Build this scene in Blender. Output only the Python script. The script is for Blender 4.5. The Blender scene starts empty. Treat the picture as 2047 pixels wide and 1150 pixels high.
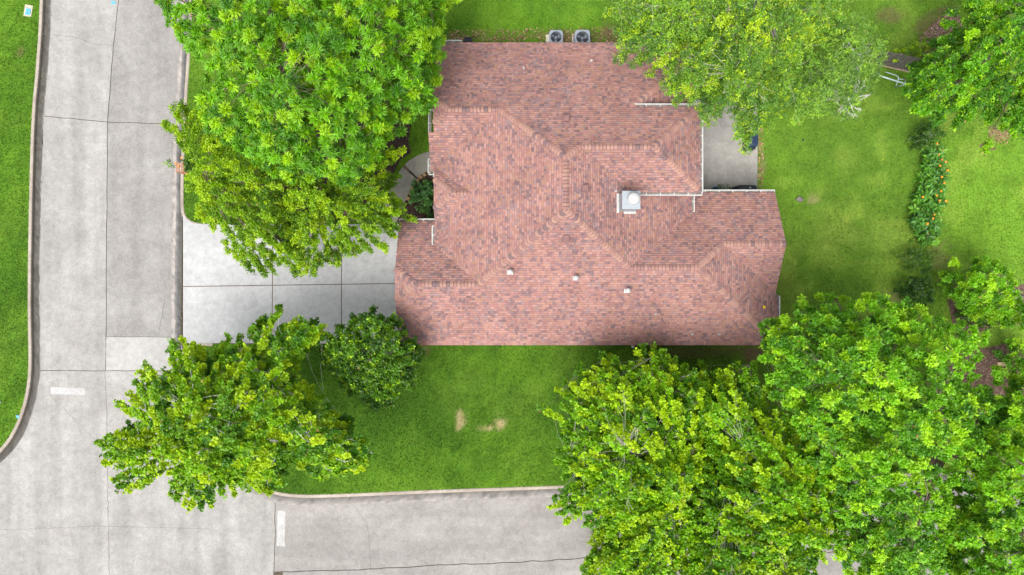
import bpy, bmesh, math, random
import numpy as np
from mathutils import Vector, Matrix

# ------------------------------------------------------------------ camera / light
H = 37.0                       # drone height, metres
K = H * 36.0 / 24.0 / 2047.0   # metres per photo pixel on the ground
scene = bpy.context.scene
COL = scene.collection
cam_d = bpy.data.cameras.new('camera'); cam = bpy.data.objects.new('camera', cam_d); COL.objects.link(cam)
cam.location = (0, 0, H); cam.rotation_euler = (0, 0, 0)
cam_d.lens = 24.0; cam_d.sensor_width = 36.0; cam_d.clip_end = 1000.0
scene.camera = cam

SUN_AZ, SUN_EL = math.radians(210), math.radians(62)      # clockwise from +Y (photo top)
world = bpy.data.worlds.new('World'); scene.world = world; world.use_nodes = True
wn = world.node_tree; wn.nodes.clear()
sky = wn.nodes.new('ShaderNodeTexSky'); sky.sky_type = 'NISHITA'; sky.sun_disc = False
sky.sun_elevation = SUN_EL; sky.sun_rotation = SUN_AZ; sky.air_density = 1.0; sky.dust_density = 4.0; sky.ozone_density = 1.0
hsv = wn.nodes.new('ShaderNodeHueSaturation'); hsv.inputs['Saturation'].default_value = 0.30
bg = wn.nodes.new('ShaderNodeBackground'); bg.inputs['Strength'].default_value = 0.122
wo = wn.nodes.new('ShaderNodeOutputWorld')
wn.links.new(sky.outputs[0], hsv.inputs['Color']); wn.links.new(hsv.outputs[0], bg.inputs['Color']); wn.links.new(bg.outputs[0], wo.inputs[0])

sun_d = bpy.data.lights.new('sun', 'SUN'); sun = bpy.data.objects.new('sun', sun_d); COL.objects.link(sun)
sun_d.energy = 2.0; sun_d.angle = math.radians(38); sun_d.color = (1.0, 0.965, 0.91)
sd = Vector((math.sin(SUN_AZ) * math.cos(SUN_EL), math.cos(SUN_AZ) * math.cos(SUN_EL), math.sin(SUN_EL)))
sun.rotation_euler = (-sd).to_track_quat('-Z', 'Y').to_euler(); sun.location = sd * 80

scene.view_settings.view_transform = 'Standard'
scene.view_settings.look = 'None'
scene.view_settings.exposure = 0.95
scene.view_settings.gamma = 1.0
scene.view_settings.use_curve_mapping = False

# ------------------------------------------------------------------ helpers
rng = np.random.default_rng(7)
random.seed(7)

def P(px, py, z=0.0):
    """photo pixel at a known height -> world point"""
    f = K * (H - z) / H
    return Vector(((px - 1023.5) * f, (575.0 - py) * f, z))

def PX(pts, z=0.0):
    return [tuple(P(x, y, z)[:2]) for x, y in pts]

def tag(o, label=None, cat=None, group=None, kind=None):
    if label: o['label'] = label
    if cat: o['category'] = cat
    if group: o['group'] = group
    if kind: o['kind'] = kind
    return o

def empty(name, loc, label=None, cat=None, group=None, rz=0.0):
    o = bpy.data.objects.new(name, None); COL.objects.link(o)
    o.location = loc; o.rotation_euler = (0, 0, rz); o.empty_display_size = 0.3
    return tag(o, label, cat, group)

def link_mesh(name, me, mat=None, parent=None, loc=None):
    o = bpy.data.objects.new(name, me); COL.objects.link(o)
    if mat is not None and len(me.materials) == 0: me.materials.append(mat)
    if parent is not None:
        o.parent = parent
        if loc is not None: o.location = loc
    elif loc is not None: o.location = loc
    return o

class MB:
    """collects faces into one mesh"""
    def __init__(s, origin=(0, 0, 0)):
        s.v = []; s.f = []; s.c = []; s.o = Vector(origin)
    def add(s, verts, faces, col=None):
        n = len(s.v)
        s.v.extend([tuple(Vector(p) - s.o) for p in verts])
        for f in faces:
            s.f.append([i + n for i in f]); s.c.append(col)
    def box(s, c, size, rz=0.0, col=None, taper=1.0):
        x, y, z = size[0] / 2, size[1] / 2, size[2] / 2
        R = Matrix.Rotation(rz, 3, 'Z'); c = Vector(c); vs = []
        for dz, t in ((-z, 1.0), (z, taper)):
            for dx, dy in ((-x, -y), (x, -y), (x, y), (-x, y)):
                vs.append(c + R @ Vector((dx * t, dy * t, dz)))
        s.add(vs, [(3, 2, 1, 0), (4, 5, 6, 7), (0, 1, 5, 4), (1, 2, 6, 5), (2, 3, 7, 6), (3, 0, 4, 7)], col)
    def prism(s, poly, z0, z1, col=None, bottom=True):
        n = len(poly)
        a = sum(poly[i][0] * poly[(i + 1) % n][1] - poly[(i + 1) % n][0] * poly[i][1] for i in range(n))
        if a < 0: poly = poly[::-1]
        zf0 = z0 if callable(z0) else (lambda x, y: z0)
        zf1 = z1 if callable(z1) else (lambda x, y: z1)
        vs = [(x, y, zf0(x, y)) for x, y in poly] + [(x, y, zf1(x, y)) for x, y in poly]
        fs = [tuple(range(n, 2 * n))]
        if bottom: fs.append(tuple(range(n - 1, -1, -1)))
        fs += [(i, (i + 1) % n, n + (i + 1) % n, n + i) for i in range(n)]
        s.add(vs, fs, col)
    def tube(s, pts, rad, n=6, col=None, caps=True):
        pts = [Vector(p) for p in pts]
        if not hasattr(rad, '__len__'): rad = [rad] * len(pts)
        vs = []; up = Vector((0.13, 0.27, 0.95)).normalized()
        for i, p in enumerate(pts):
            t = (pts[min(i + 1, len(pts) - 1)] - pts[max(i - 1, 0)])
            if t.length < 1e-9: t = Vector((0, 0, 1))
            t.normalize()
            a = t.cross(up)
            if a.length < 0.05: a = t.cross(Vector((1, 0, 0)))
            a.normalize(); b = t.cross(a)
            for k in range(n):
                an = 2 * math.pi * k / n
                vs.append(p + (a * math.cos(an) + b * math.sin(an)) * rad[i])
        fs = []
        for i in range(len(pts) - 1):
            for k in range(n):
                fs.append((i * n + k, i * n + (k + 1) % n, (i + 1) * n + (k + 1) % n, (i + 1) * n + k))
        if caps:
            fs.append(tuple(range(n - 1, -1, -1))); m = (len(pts) - 1) * n; fs.append(tuple(range(m, m + n)))
        s.add(vs, fs, col)
    def lathe(s, c, prof, n=24, col=None):
        c = Vector(c); vs = []; fs = []
        for r, z in prof:
            for k in range(n):
                a = 2 * math.pi * k / n; vs.append(c + Vector((r * math.cos(a), r * math.sin(a), z)))
        for i in range(len(prof) - 1):
            for k in range(n):
                fs.append((i * n + k, i * n + (k + 1) % n, (i + 1) * n + (k + 1) % n, (i + 1) * n + k))
        m = (len(prof) - 1) * n
        fs.append(tuple(range(m, m + n))); fs.append(tuple(range(n - 1, -1, -1)))
        s.add(vs, fs, col)
    def mesh(s, name):
        me = bpy.data.meshes.new(name); me.from_pydata(s.v, [], s.f)
        if any(c is not None for c in s.c):
            at = me.attributes.new('Col', 'FLOAT_COLOR', 'FACE')
            buf = np.ones((len(s.f), 4), np.float32)
            for i, c in enumerate(s.c):
                if c is not None: buf[i, :3] = c
            at.data.foreach_set('color', buf.ravel())
        me.update(); return me
    def build(s, name, mat, parent=None, smooth=False):
        me = s.mesh(name)
        if smooth: me.polygons.foreach_set('use_smooth', [True] * len(me.polygons))
        o = link_mesh(name, me, mat, parent)
        if parent is None: o.location = s.o
        return o

def tri_mesh(name, V, F, C=None):
    """numpy verts (n,3), tris (m,3), vertex colours (n,3)"""
    me = bpy.data.meshes.new(name)
    me.vertices.add(len(V)); me.vertices.foreach_set('co', V.astype(np.float32).ravel())
    m = len(F)
    me.loops.add(m * 3); me.loops.foreach_set('vertex_index', F.astype(np.int32).ravel())
    me.polygons.add(m); me.polygons.foreach_set('loop_start', np.arange(0, m * 3, 3, dtype=np.int32))
    if C is not None:
        at = me.attributes.new('Col', 'FLOAT_COLOR', 'POINT')
        b = np.ones((len(V), 4), np.float32); b[:, :3] = C; at.data.foreach_set('color', b.ravel())
    me.update(calc_edges=True); return me

def in_poly(x, y, poly):
    x = np.asarray(x, float); y = np.asarray(y, float); r = np.zeros(x.shape, bool); n = len(poly); j = n - 1
    for i in range(n):
        xi, yi = poly[i]; xj, yj = poly[j]
        if yi != yj:
            c = ((yi > y) != (yj > y)) & (x < (xj - xi) * (y - yi) / (yj - yi) + xi); r ^= c
        j = i
    return r

def dist_poly(x, y, poly, closed=True):
    x = np.asarray(x, float); y = np.asarray(y, float); best = np.full(x.shape, 1e18); bx = x.copy(); by = y.copy()
    n = len(poly)
    for i in range(n if closed else n - 1):
        ax, ay = poly[i]; bx_, by_ = poly[(i + 1) % n]; dx, dy = bx_ - ax, by_ - ay
        l2 = dx * dx + dy * dy + 1e-12
        t = np.clip(((x - ax) * dx + (y - ay) * dy) / l2, 0, 1); qx, qy = ax + t * dx, ay + t * dy
        d = (x - qx) ** 2 + (y - qy) ** 2; m = d < best
        best = np.where(m, d, best); bx = np.where(m, qx, bx); by = np.where(m, qy, by)
    return np.sqrt(best), bx, by

_tab = np.random.default_rng(3).random((256, 256))
def vnoise(x, y):
    x = np.asarray(x, float); y = np.asarray(y, float)
    xi = np.floor(x).astype(int); yi = np.floor(y).astype(int); fx = x - xi; fy = y - yi
    fx = fx * fx * (3 - 2 * fx); fy = fy * fy * (3 - 2 * fy); T = _tab
    a = T[xi & 255, yi & 255]; b = T[(xi + 1) & 255, yi & 255]; c = T[xi & 255, (yi + 1) & 255]; d = T[(xi + 1) & 255, (yi + 1) & 255]
    return (a * (1 - fx) + b * fx) * (1 - fy) + (c * (1 - fx) + d * fx) * fy
def fbm(x, y, s, o=4, off=0.0):
    r = 0; a = 1.0; t = 0
    for k in range(o):
        r = r + a * vnoise(x * s + off + 17.3 * k, y * s - off + 9.1 * k); t += a; a *= 0.55; s *= 2.03
    return r / t
def sstep(a, b, x): t = np.clip((x - a) / (b - a), 0, 1); return t * t * (3 - 2 * t)

# ------------------------------------------------------------------ materials
def new_mat(name):
    m = bpy.data.materials.new(name); m.use_nodes = True; nt = m.node_tree; nt.nodes.clear()
    out = nt.nodes.new('ShaderNodeOutputMaterial'); p = nt.nodes.new('ShaderNodeBsdfPrincipled')
    nt.links.new(p.outputs[0], out.inputs[0]); return m, nt, p, out
def N(nt, t, **kw):
    n = nt.nodes.new(t)
    for k, v in kw.items():
        if k in n.inputs.keys(): n.inputs[k].default_value = v
        else: setattr(n, k, v)
    return n
def ramp(nt, src, stops):
    r = nt.nodes.new('ShaderNodeValToRGB'); e = r.color_ramp.elements
    while len(e) < len(stops): e.new(0.5)
    for i, (p, c) in enumerate(stops): e[i].position = p; e[i].color = (*c, 1) if len(c) == 3 else c
    nt.links.new(src, r.inputs[0]); return r
def mixc(nt, fac, a, b, mode='MIX'):
    m = nt.nodes.new('ShaderNodeMix'); m.data_type = 'RGBA'; m.blend_type = mode
    for sock, val in ((m.inputs[0], fac), (m.inputs[6], a), (m.inputs[7], b)):
        if isinstance(val, (int, float)): sock.default_value = val
        elif isinstance(val, tuple): sock.default_value = (*val, 1) if len(val) == 3 else val
        else: nt.links.new(val, sock)
    return m.outputs[2]
def noise(nt, scale, detail=4.0, rough=0.55, stretch=None, dist=0.0):
    tc = N(nt, 'ShaderNodeNewGeometry'); src = tc.outputs['Position']
    if stretch:
        mp = N(nt, 'ShaderNodeMapping'); mp.inputs['Scale'].default_value = stretch; nt.links.new(src, mp.inputs[0]); src = mp.outputs[0]
    n = N(nt, 'ShaderNodeTexNoise'); n.inputs['Scale'].default_value = scale; n.inputs['Detail'].default_value = detail
    n.inputs['Roughness'].default_value = rough; n.inputs['Distortion'].default_value = dist
    nt.links.new(src, n.inputs['Vector']); return n.outputs['Fac']
def bump(nt, p, h, s=0.3, d=0.02):
    b = N(nt, 'ShaderNodeBump'); b.inputs['Strength'].default_value = s; b.inputs['Distance'].default_value = d
    nt.links.new(h, b.inputs['Height']); nt.links.new(b.outputs[0], p.inputs['Normal'])
def plain(name, col, rough=0.5, metal=0.0, var=0.12, scale=6.0, spec=0.4):
    m, nt, p, o = new_mat(name)
    r = ramp(nt, noise(nt, scale), [(0.3, tuple(c * (1 - var) for c in col)), (0.7, tuple(min(1, c * (1 + var)) for c in col))])
    nt.links.new(r.outputs[0], p.inputs['Base Color']); p.inputs['Roughness'].default_value = rough; p.inputs['Metallic'].default_value = metal
    p.inputs['Specular IOR Level'].default_value = spec
    return m
def attr_mat(name, rough=0.8, spec=0.25, grain=0.18, gscale=60.0, patch=0.12, pscale=0.6, bmp=0.0):
    """albedo from the 'Col' attribute with grain and weathering on top"""
    m, nt, p, o = new_mat(name)
    a = N(nt, 'ShaderNodeAttribute'); a.attribute_name = 'Col'
    g = ramp(nt, noise(nt, gscale, 3), [(0.25, (1 - grain,) * 3), (0.75, (1 + grain,) * 3)])
    c = mixc(nt, 1.0, a.outputs['Color'], g.outputs[0], 'MULTIPLY')
    w = ramp(nt, noise(nt, pscale, 5, 0.6), [(0.3, (1 - patch,) * 3), (0.7, (1 + patch,) * 3)])
    c = mixc(nt, 1.0, c, w.outputs[0], 'MULTIPLY')
    nt.links.new(c, p.inputs['Base Color']); p.inputs['Roughness'].default_value = rough; p.inputs['Specular IOR Level'].default_value = spec
    if bmp: bump(nt, p, noise(nt, gscale, 3), bmp, 0.01)
    return m
def leaf_mat(name, rough=0.45, trans=0.24, tint=(1.25, 1.1, 0.5), spec=0.35):
    m, nt, p, o = new_mat(name)
    a = N(nt, 'ShaderNodeAttribute'); a.attribute_name = 'Col'
    g = ramp(nt, noise(nt, 2.2, 3), [(0.3, (0.82, 0.86, 0.85)), (0.7, (1.14, 1.1, 1.05))])
    c = mixc(nt, 1.0, a.outputs['Color'], g.outputs[0], 'MULTIPLY')
    nt.links.new(c, p.inputs['Base Color']); p.inputs['Roughness'].default_value = rough; p.inputs['Specular IOR Level'].default_value = spec
    t = N(nt, 'ShaderNodeBsdfTranslucent'); tc = mixc(nt, 1.0, c, tint, 'MULTIPLY'); nt.links.new(tc, t.inputs[0])
    mx = N(nt, 'ShaderNodeMixShader'); mx.inputs[0].default_value = trans
    nt.links.new(p.outputs[0], mx.inputs[1]); nt.links.new(t.outputs[0], mx.inputs[2]); nt.links.new(mx.outputs[0], o.inputs[0])
    return m
def concrete(name, lo, hi, stretch=(1, 1, 1), stain=0.5, stain_col=(0.2, 0.19, 0.175), grain=0.1):
    m, nt, p, o = new_mat(name)
    base = ramp(nt, noise(nt, 0.55, 6, 0.62), [(0.3, lo), (0.68, hi)])
    band = ramp(nt, noise(nt, 0.5, 3, 0.5, stretch), [(0.42, (0, 0, 0)), (0.72, (stain,) * 3)])
    c = mixc(nt, band.outputs[0], base.outputs[0], stain_col)
    bl = ramp(nt, noise(nt, 3.1, 6, 0.7, None, 0.6), [(0.32, (0.84, 0.84, 0.84)), (0.64, (1.10, 1.095, 1.09))])
    c = mixc(nt, 1.0, c, bl.outputs[0], 'MULTIPLY')
    sp = ramp(nt, noise(nt, 26, 2, 0.5), [(0.28, (1 - grain * 2.2,) * 3), (0.42, (1 - grain * 0.3,) * 3), (0.7, (1 + grain,) * 3)])
    c = mixc(nt, 1.0, c, sp.outputs[0], 'MULTIPLY')
    sk = ramp(nt, noise(nt, 4.5, 6, 0.75), [(0.66, (0, 0, 0)), (0.74, (0.35, 0.35, 0.35))])
    c = mixc(nt, sk.outputs[0], c, (0.17, 0.155, 0.135))
    ru = ramp(nt, noise(nt, 0.9, 5, 0.65), [(0.70, (0, 0, 0)), (0.80, (0.5, 0.5, 0.5))])
    c = mixc(nt, ru.outputs[0], c, tuple(v * f for v, f in zip(lo, (1.25, 0.95, 0.72))))
    dr = ramp(nt, noise(nt, 9.0, 2, 0.5), [(0.77, (0, 0, 0)), (0.80, (0.55, 0.55, 0.55))])
    c = mixc(nt, dr.outputs[0], c, tuple(v * 0.4 for v in lo))
    nt.links.new(c, p.inputs['Base Color']); p.inputs['Roughness'].default_value = 0.85; p.inputs['Specular IOR Level'].default_value = 0.25
    bump(nt, p, noise(nt, 30, 3), 0.25, 0.01)
    return m

M = {}
M['road'] = concrete('road_concrete', (0.258, 0.248, 0.235), (0.345, 0.336, 0.323), (2.6, 0.16, 1), 0.40, (0.16, 0.155, 0.148), 0.13)
M['road_ew'] = concrete('road_concrete_cross', (0.238, 0.224, 0.211), (0.312, 0.297, 0.282), (0.12, 1.5, 1), 0.5, (0.155, 0.148, 0.142), 0.13)
M['road_grey'] = concrete('road_concrete_grey', (0.222, 0.212, 0.202), (0.298, 0.288, 0.276), (2.2, 0.15, 1), 0.45, (0.15, 0.14, 0.13), 0.14)
M['patch'] = concrete('road_patch', (0.33, 0.325, 0.315), (0.375, 0.37, 0.36), (1, 1, 1), 0.15, grain=0.05)
M['drive'] = concrete('driveway_concrete', (0.37, 0.375, 0.38), (0.43, 0.435, 0.44), (0.3, 1.2, 1), 0.25, (0.29, 0.29, 0.29), 0.05)
M['patio'] = concrete('patio_concrete', (0.255, 0.245, 0.225), (0.35, 0.335, 0.315), (1, 1, 1), 0.4, (0.17, 0.16, 0.145), 0.12)
M['walk'] = concrete('walk_concrete', (0.22, 0.21, 0.18), (0.31, 0.30, 0.265), (1, 1, 1), 0.4, (0.15, 0.14, 0.11), 0.1)
M['joint'] = plain('joint_filler', (0.075, 0.06, 0.042), 0.9, var=0.35, scale=3)
M['wood_joint'] = plain('joint_board', (0.13, 0.085, 0.05), 0.9, var=0.3, scale=4)
M['kerb'] = concrete('kerb_concrete', (0.30, 0.25, 0.21), (0.40, 0.36, 0.31), (1, 1, 1), 0.4, (0.2, 0.165, 0.13), 0.1)
M['paint'] = concrete('road_paint', (0.385, 0.385, 0.385), (0.43, 0.43, 0.43), (1, 1, 1), 0.75, (0.33, 0.32, 0.31), 0.14)
M['dirt'] = plain('soil', (0.16, 0.10, 0.065), 0.95, var=0.45, scale=2.2)
M['white'] = plain('white_metal', (0.50, 0.50, 0.49), 0.4, var=0.04, scale=2)
M['chase'] = plain('chase_paint', (0.30, 0.33, 0.36), 0.45, var=0.08, scale=5)
M['white_cap'] = plain('white_painted_cap', (0.42, 0.42, 0.415), 0.45, var=0.03, scale=2)
M['gutter_in'] = plain('gutter_inside', (0.22, 0.20, 0.18), 0.7, var=0.4, scale=6)
M['maroon'] = plain('vent_maroon', (0.19, 0.098, 0.092), 0.5, var=0.12)
M['lead'] = plain('lead_flashing', (0.42, 0.41, 0.40), 0.5, var=0.15)
M['deck'] = plain('roof_deck', (0.12, 0.065, 0.05), 0.9)
M['fascia'] = plain('fascia_board', (0.40, 0.30, 0.25), 0.6, var=0.08)
M['acgrey'] = plain('ac_paint', (0.27, 0.31, 0.36), 0.45, var=0.06, scale=4)
M['acdark'] = plain('ac_dark', (0.035, 0.042, 0.052), 0.5)
M['blade'] = plain('fan_blade', (0.22, 0.25, 0.29), 0.35)
M['cream'] = plain('cream_plastic', (0.58, 0.54, 0.44), 0.5)
M['black'] = plain('black_plastic', (0.022, 0.025, 0.032), 0.45)
M['cover'] = plain('black_cover', (0.018, 0.021, 0.03), 0.6, var=0.3, scale=5)
M['navy'] = plain('navy_cover', (0.022, 0.04, 0.085), 0.5, var=0.2, scale=5)
M['pot'] = plain('blue_glaze', (0.03, 0.14, 0.28), 0.25)
M['pipe'] = plain('pale_blue_pipe', (0.50, 0.62, 0.64), 0.4, metal=0.2)
M['fence'] = plain('weathered_wood', (0.15, 0.135, 0.125), 0.85, var=0.35, scale=7)
M['rail'] = plain('fence_rail', (0.42, 0.33, 0.24), 0.8, var=0.2)
M['plank'] = plain('new_plank', (0.50, 0.37, 0.22), 0.8, var=0.15)
M['stone'] = plain('grey_rock', (0.20, 0.17, 0.165), 0.85, var=0.4, scale=9)
M['stump'] = plain('stump_wood', (0.17, 0.10, 0.075), 0.9, var=0.5, scale=10)
M['edging'] = plain('edging_stone', (0.33, 0.22, 0.11), 0.85, var=0.35, scale=7)
M['mortar'] = plain('mortar', (0.42, 0.40, 0.38), 0.9, var=0.1)
M['pillar_brick'] = plain('orange_brick', (0.33, 0.16, 0.085), 0.85, var=0.3, scale=9)
M['bluebox'] = plain('blue_lid', (0.10, 0.36, 0.62), 0.45)
M['paleconc'] = plain('meter_box_rim', (0.5, 0.44, 0.36), 0.85, var=0.2)
M['glass_red'] = plain('flag_red', (0.5, 0.03, 0.02), 0.4)
M['bark_pale'] = plain('pale_bark', (0.50, 0.47, 0.41), 0.8, var=0.3, scale=5)
M['bark_white'] = plain('white_bark', (0.66, 0.65, 0.60), 0.75, var=0.2, scale=5)
M['bark_brown'] = plain('brown_bark', (0.17, 0.125, 0.095), 0.9, var=0.35, scale=6)
M['mulch'] = attr_mat('mulch', 0.95, 0.1, 0.35, 25, 0.2, 1.0)
M['mulchbase'] = plain('mulch_base', (0.045, 0.028, 0.022), 0.95, var=0.5, scale=9)
M['brown_bed'] = plain('brown_mulch_base', (0.13, 0.08, 0.06), 0.95, var=0.4, scale=9)
M['litter'] = attr_mat('leaf_litter', 0.8, 0.2, 0.15, 30, 0.1, 1.0)
M['shingle'] = attr_mat('asphalt_shingles', 0.86, 0.22, 0.16, 70, 0.14, 0.55, 0.35)
M['lawn'] = attr_mat('lawn_soil_and_thatch', 0.9, 0.1, 0.28, 22, 0.08, 1.3, 0.5)
M['grass'] = leaf_mat('grass_blades', 0.6, 0.3, (1.15, 1.1, 0.6), 0.2)
M['petal'] = attr_mat('petals', 0.5, 0.2, 0.05, 20, 0.05, 2.0)
M['gutter_pan'] = attr_mat('gutter_pan_concrete', 0.85, 0.25, 0.16, 14, 0.14, 1.4, 0.3)
for k, kw in dict(ash=dict(), elm=dict(rough=0.45), syc=dict(trans=0.3), maple=dict(trans=0.3), oak=dict(), wisp=dict(), dark=dict(rough=0.35, trans=0.25)).items():
    M['leaf_' + k] = leaf_mat('leaves_' + k, **kw)

def ridge_mat():
    m, nt, p, o = new_mat('ridge_cap_shingle')
    oi = N(nt, 'ShaderNodeObjectInfo')
    r = ramp(nt, oi.outputs['Random'], [(0.0, (0.32, 0.185, 0.155)), (0.3, (0.29, 0.158, 0.135)), (0.55, (0.25, 0.14, 0.13)), (0.70, (0.33, 0.195, 0.155)), (0.86, (0.17, 0.112, 0.115))])
    r.color_ramp.interpolation = 'CONSTANT'
    g = ramp(nt, noise(nt, 60, 3), [(0.25, (0.84,) * 3), (0.75, (1.14,) * 3)])
    nt.links.new(mixc(nt, 1.0, r.outputs[0], g.outputs[0], 'MULTIPLY'), p.inputs['Base Color']); p.inputs['Roughness'].default_value = 0.86
    p.inputs['Specular IOR Level'].default_value = 0.22
    return m
M['ridge'] = ridge_mat()
M['shadow_edge'] = plain('painted_shadow_edge', (0.055, 0.036, 0.034), 0.9, var=0.2)  # asphalt-dark cap edges that paint in the shadow gaps between caps
def brick_mat():
    m, nt, p, o = new_mat('wall_brick')
    tc = N(nt, 'ShaderNodeTexCoord'); mp = N(nt, 'ShaderNodeMapping'); nt.links.new(tc.outputs['UV'], mp.inputs[0])
    b = N(nt, 'ShaderNodeTexBrick'); b.inputs['Scale'].default_value = 4.2; b.inputs['Color1'].default_value = (0.36, 0.2, 0.13, 1)
    b.inputs['Color2'].default_value = (0.26, 0.13, 0.09, 1); b.inputs['Mortar'].default_value = (0.5, 0.47, 0.42, 1)
    nt.links.new(mp.outputs[0], b.inputs[0]); nt.links.new(b.outputs[0], p.inputs['Base Color']); p.inputs['Roughness'].default_value = 0.9
    return m
M['brick'] = brick_mat()

# ------------------------------------------------------------------ ground, roads, kerbs
ZR = -0.13
def jitter_line(pts, step=0.6, amp=0.02, seed=0):
    r = random.Random(seed); out = []
    for i in range(len(pts) - 1):
        a, b = Vector(pts[i]), Vector(pts[i + 1]); n = max(1, int((b - a).length / step))
        for k in range(n):
            q = a.lerp(b, k / n)
            if 0 < i + k: q += Vector((r.uniform(-amp, amp), r.uniform(-amp, amp)))
            out.append((q.x, q.y))
    out.append(tuple(pts[-1])); return out
def smooth_line(pts, it=2):
    for _ in range(it):
        q = [pts[0]]
        for a, b in zip(pts[:-1], pts[1:]):
            q.append((a[0] * .75 + b[0] * .25, a[1] * .75 + b[1] * .25)); q.append((a[0] * .25 + b[0] * .75, a[1] * .25 + b[1] * .75))
        q.append(pts[-1]); pts = q
    return pts
def offset_line(pts, d):
    """left-hand offset of an open polyline"""
    out = []
    for i, p in enumerate(pts):
        a = Vector(pts[max(i - 1, 0)]); b = Vector(pts[min(i + 1, len(pts) - 1)]); t = (b - a).normalized()
        out.append((p[0] - t.y * d, p[1] + t.x * d))
    return out

ground = MB(); ground.add([(-160, -160, -0.32), (160, -160, -0.32), (160, 160, -0.32), (-160, 160, -0.32)], [(0, 1, 2, 3)])
tag(ground.build('ground', M['dirt']), kind='structure')

KW = smooth_line(PX([(98, -600), (84, 0), (75, 139), (66, 226), (61, 400), (58, 600), (60, 700), (60, 745), (54, 790), (43, 830), (25, 870), (0, 903), (-40, 935), (-130, 975), (-400, 1010), (-900, 1030)]))
KE = smooth_line(PX([(398, -600), (382, 0), (377, 110), (371, 195), (366, 300), (364, 370), (364, 414), (367, 432), (378, 444), (396, 450), (425, 451)]))
KS = smooth_line(PX([(425, 689), (395, 688), (376, 690), (367, 700), (366, 730), (370, 800), (392, 870), (440, 928), (500, 965), (545, 986), (600, 993), (700, 990), (850, 983), (1090, 975), (1500, 960), (2400, 930), (3200, 905)]))
def sweep(name, line, prof, mat, parent=None, col=None):
    """prof: list of (offset to the left, z); one mesh along the line"""
    m = MB(); L = [offset_line(line, o) for o, z in prof]; n = len(line)
    vs = [(L[j][i][0], L[j][i][1], prof[j][1]) for i in range(n) for j in range(len(prof))]; k = len(prof)
    fs = [(i * k + j, i * k + j + 1, (i + 1) * k + j + 1, (i + 1) * k + j) for i in range(n - 1) for j in range(k - 1)]
    m.add(vs, fs, None); o = m.build(name, mat, parent); return o
def gutter_pan(name, line, prof, cols, jit=0.05, seed=1):
    r = np.random.default_rng(seed); n = len(line); k = len(prof)
    # resample finely for an uneven dirt edge
    Q = []
    for a, b in zip(line[:-1], line[1:]):
        d = math.dist(a, b); s = max(1, int(d / 0.18))
        for t in range(s): Q.append((a[0] + (b[0] - a[0]) * t / s, a[1] + (b[1] - a[1]) * t / s))
    Q.append(line[-1]); n = len(Q)
    V = []; C = []
    js = np.convolve(r.normal(0, 1, n + 8), np.ones(4) / 4, 'same')
    L = [offset_line(Q, o) for o, z in prof]
    for i in range(n):
        for j in range(k):
            p = L[j][i]; q = L[min(j + 1, k - 1)][i]; w = js[i] * jit if 0 < j < k - 1 else 0
            dx, dy = q[0] - p[0], q[1] - p[1]; dl = math.hypot(dx, dy) + 1e-9
            V.append((p[0] + dx / dl * w, p[1] + dy / dl * w, prof[j][1])); c = np.array(cols[j]) * (1 + 0.16 * r.normal()); C.append(np.clip(c, 0.01, 1))
    F = []
    for i in range(n - 1):
        for j in range(k - 1):
            a = i * k + j; F += [(a, a + 1, a + k + 1), (a, a + k + 1, a + k)]
    me = tri_mesh(name, np.array(V), np.array(F), np.array(C)); o = link_mesh(name, me, M['gutter_pan']); return tag(o, kind='structure')
kp = [(-0.095, ZR - 0.05), (-0.09, 0.0), (-0.06, 0.025), (0.06, 0.03), (0.09, 0.01), (0.095, ZR - 0.1)]
for ln, nm, flip in ((KW, 'west_kerb', 1), (KE, 'east_kerb', -1), (KS, 'south_kerb', -1)):
    tag(sweep(nm, ln, kp if flip == 1 else kp, M['kerb']), kind='structure')
RC = (0.30, 0.285, 0.27)
gutter_pan('west_gutter', KW, [(0.09, ZR + 0.006), (0.2, ZR + 0.007), (0.34, ZR + 0.008), (0.43, ZR + 0.008), (0.49, ZR + 0.006)], [(0.055, 0.05, 0.042), (0.075, 0.07, 0.06), (0.085, 0.08, 0.07), (0.10, 0.095, 0.085), RC], 0.05, 4)
EG = [p for p in KE if p[1] > P(0, 425)[1]] + PX([(363, 440), (362, 560), (362, 690), (363, 720)])
gutter_pan('east_gutter', EG, [(-0.60, ZR + 0.006), (-0.44, ZR + 0.008), (-0.36, ZR + 0.008), (-0.2, ZR + 0.007), (-0.05, ZR + 0.006)], [(0.255, 0.24, 0.23), (0.33, 0.295, 0.27), (0.16, 0.155, 0.15), (0.09, 0.09, 0.09), (0.085, 0.08, 0.07)], 0.04, 5)
gutter_pan('south_gutter', [p for p in KS if p[1] < P(0, 705)[1]], [(-0.55, ZR + 0.006), (-0.4, ZR + 0.008), (-0.25, ZR + 0.008), (-0.09, ZR + 0.006)], [(0.29, 0.27, 0.25), (0.22, 0.205, 0.195), (0.16, 0.15, 0.14), (0.12, 0.11, 0.10)], 0.04, 6)

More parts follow.
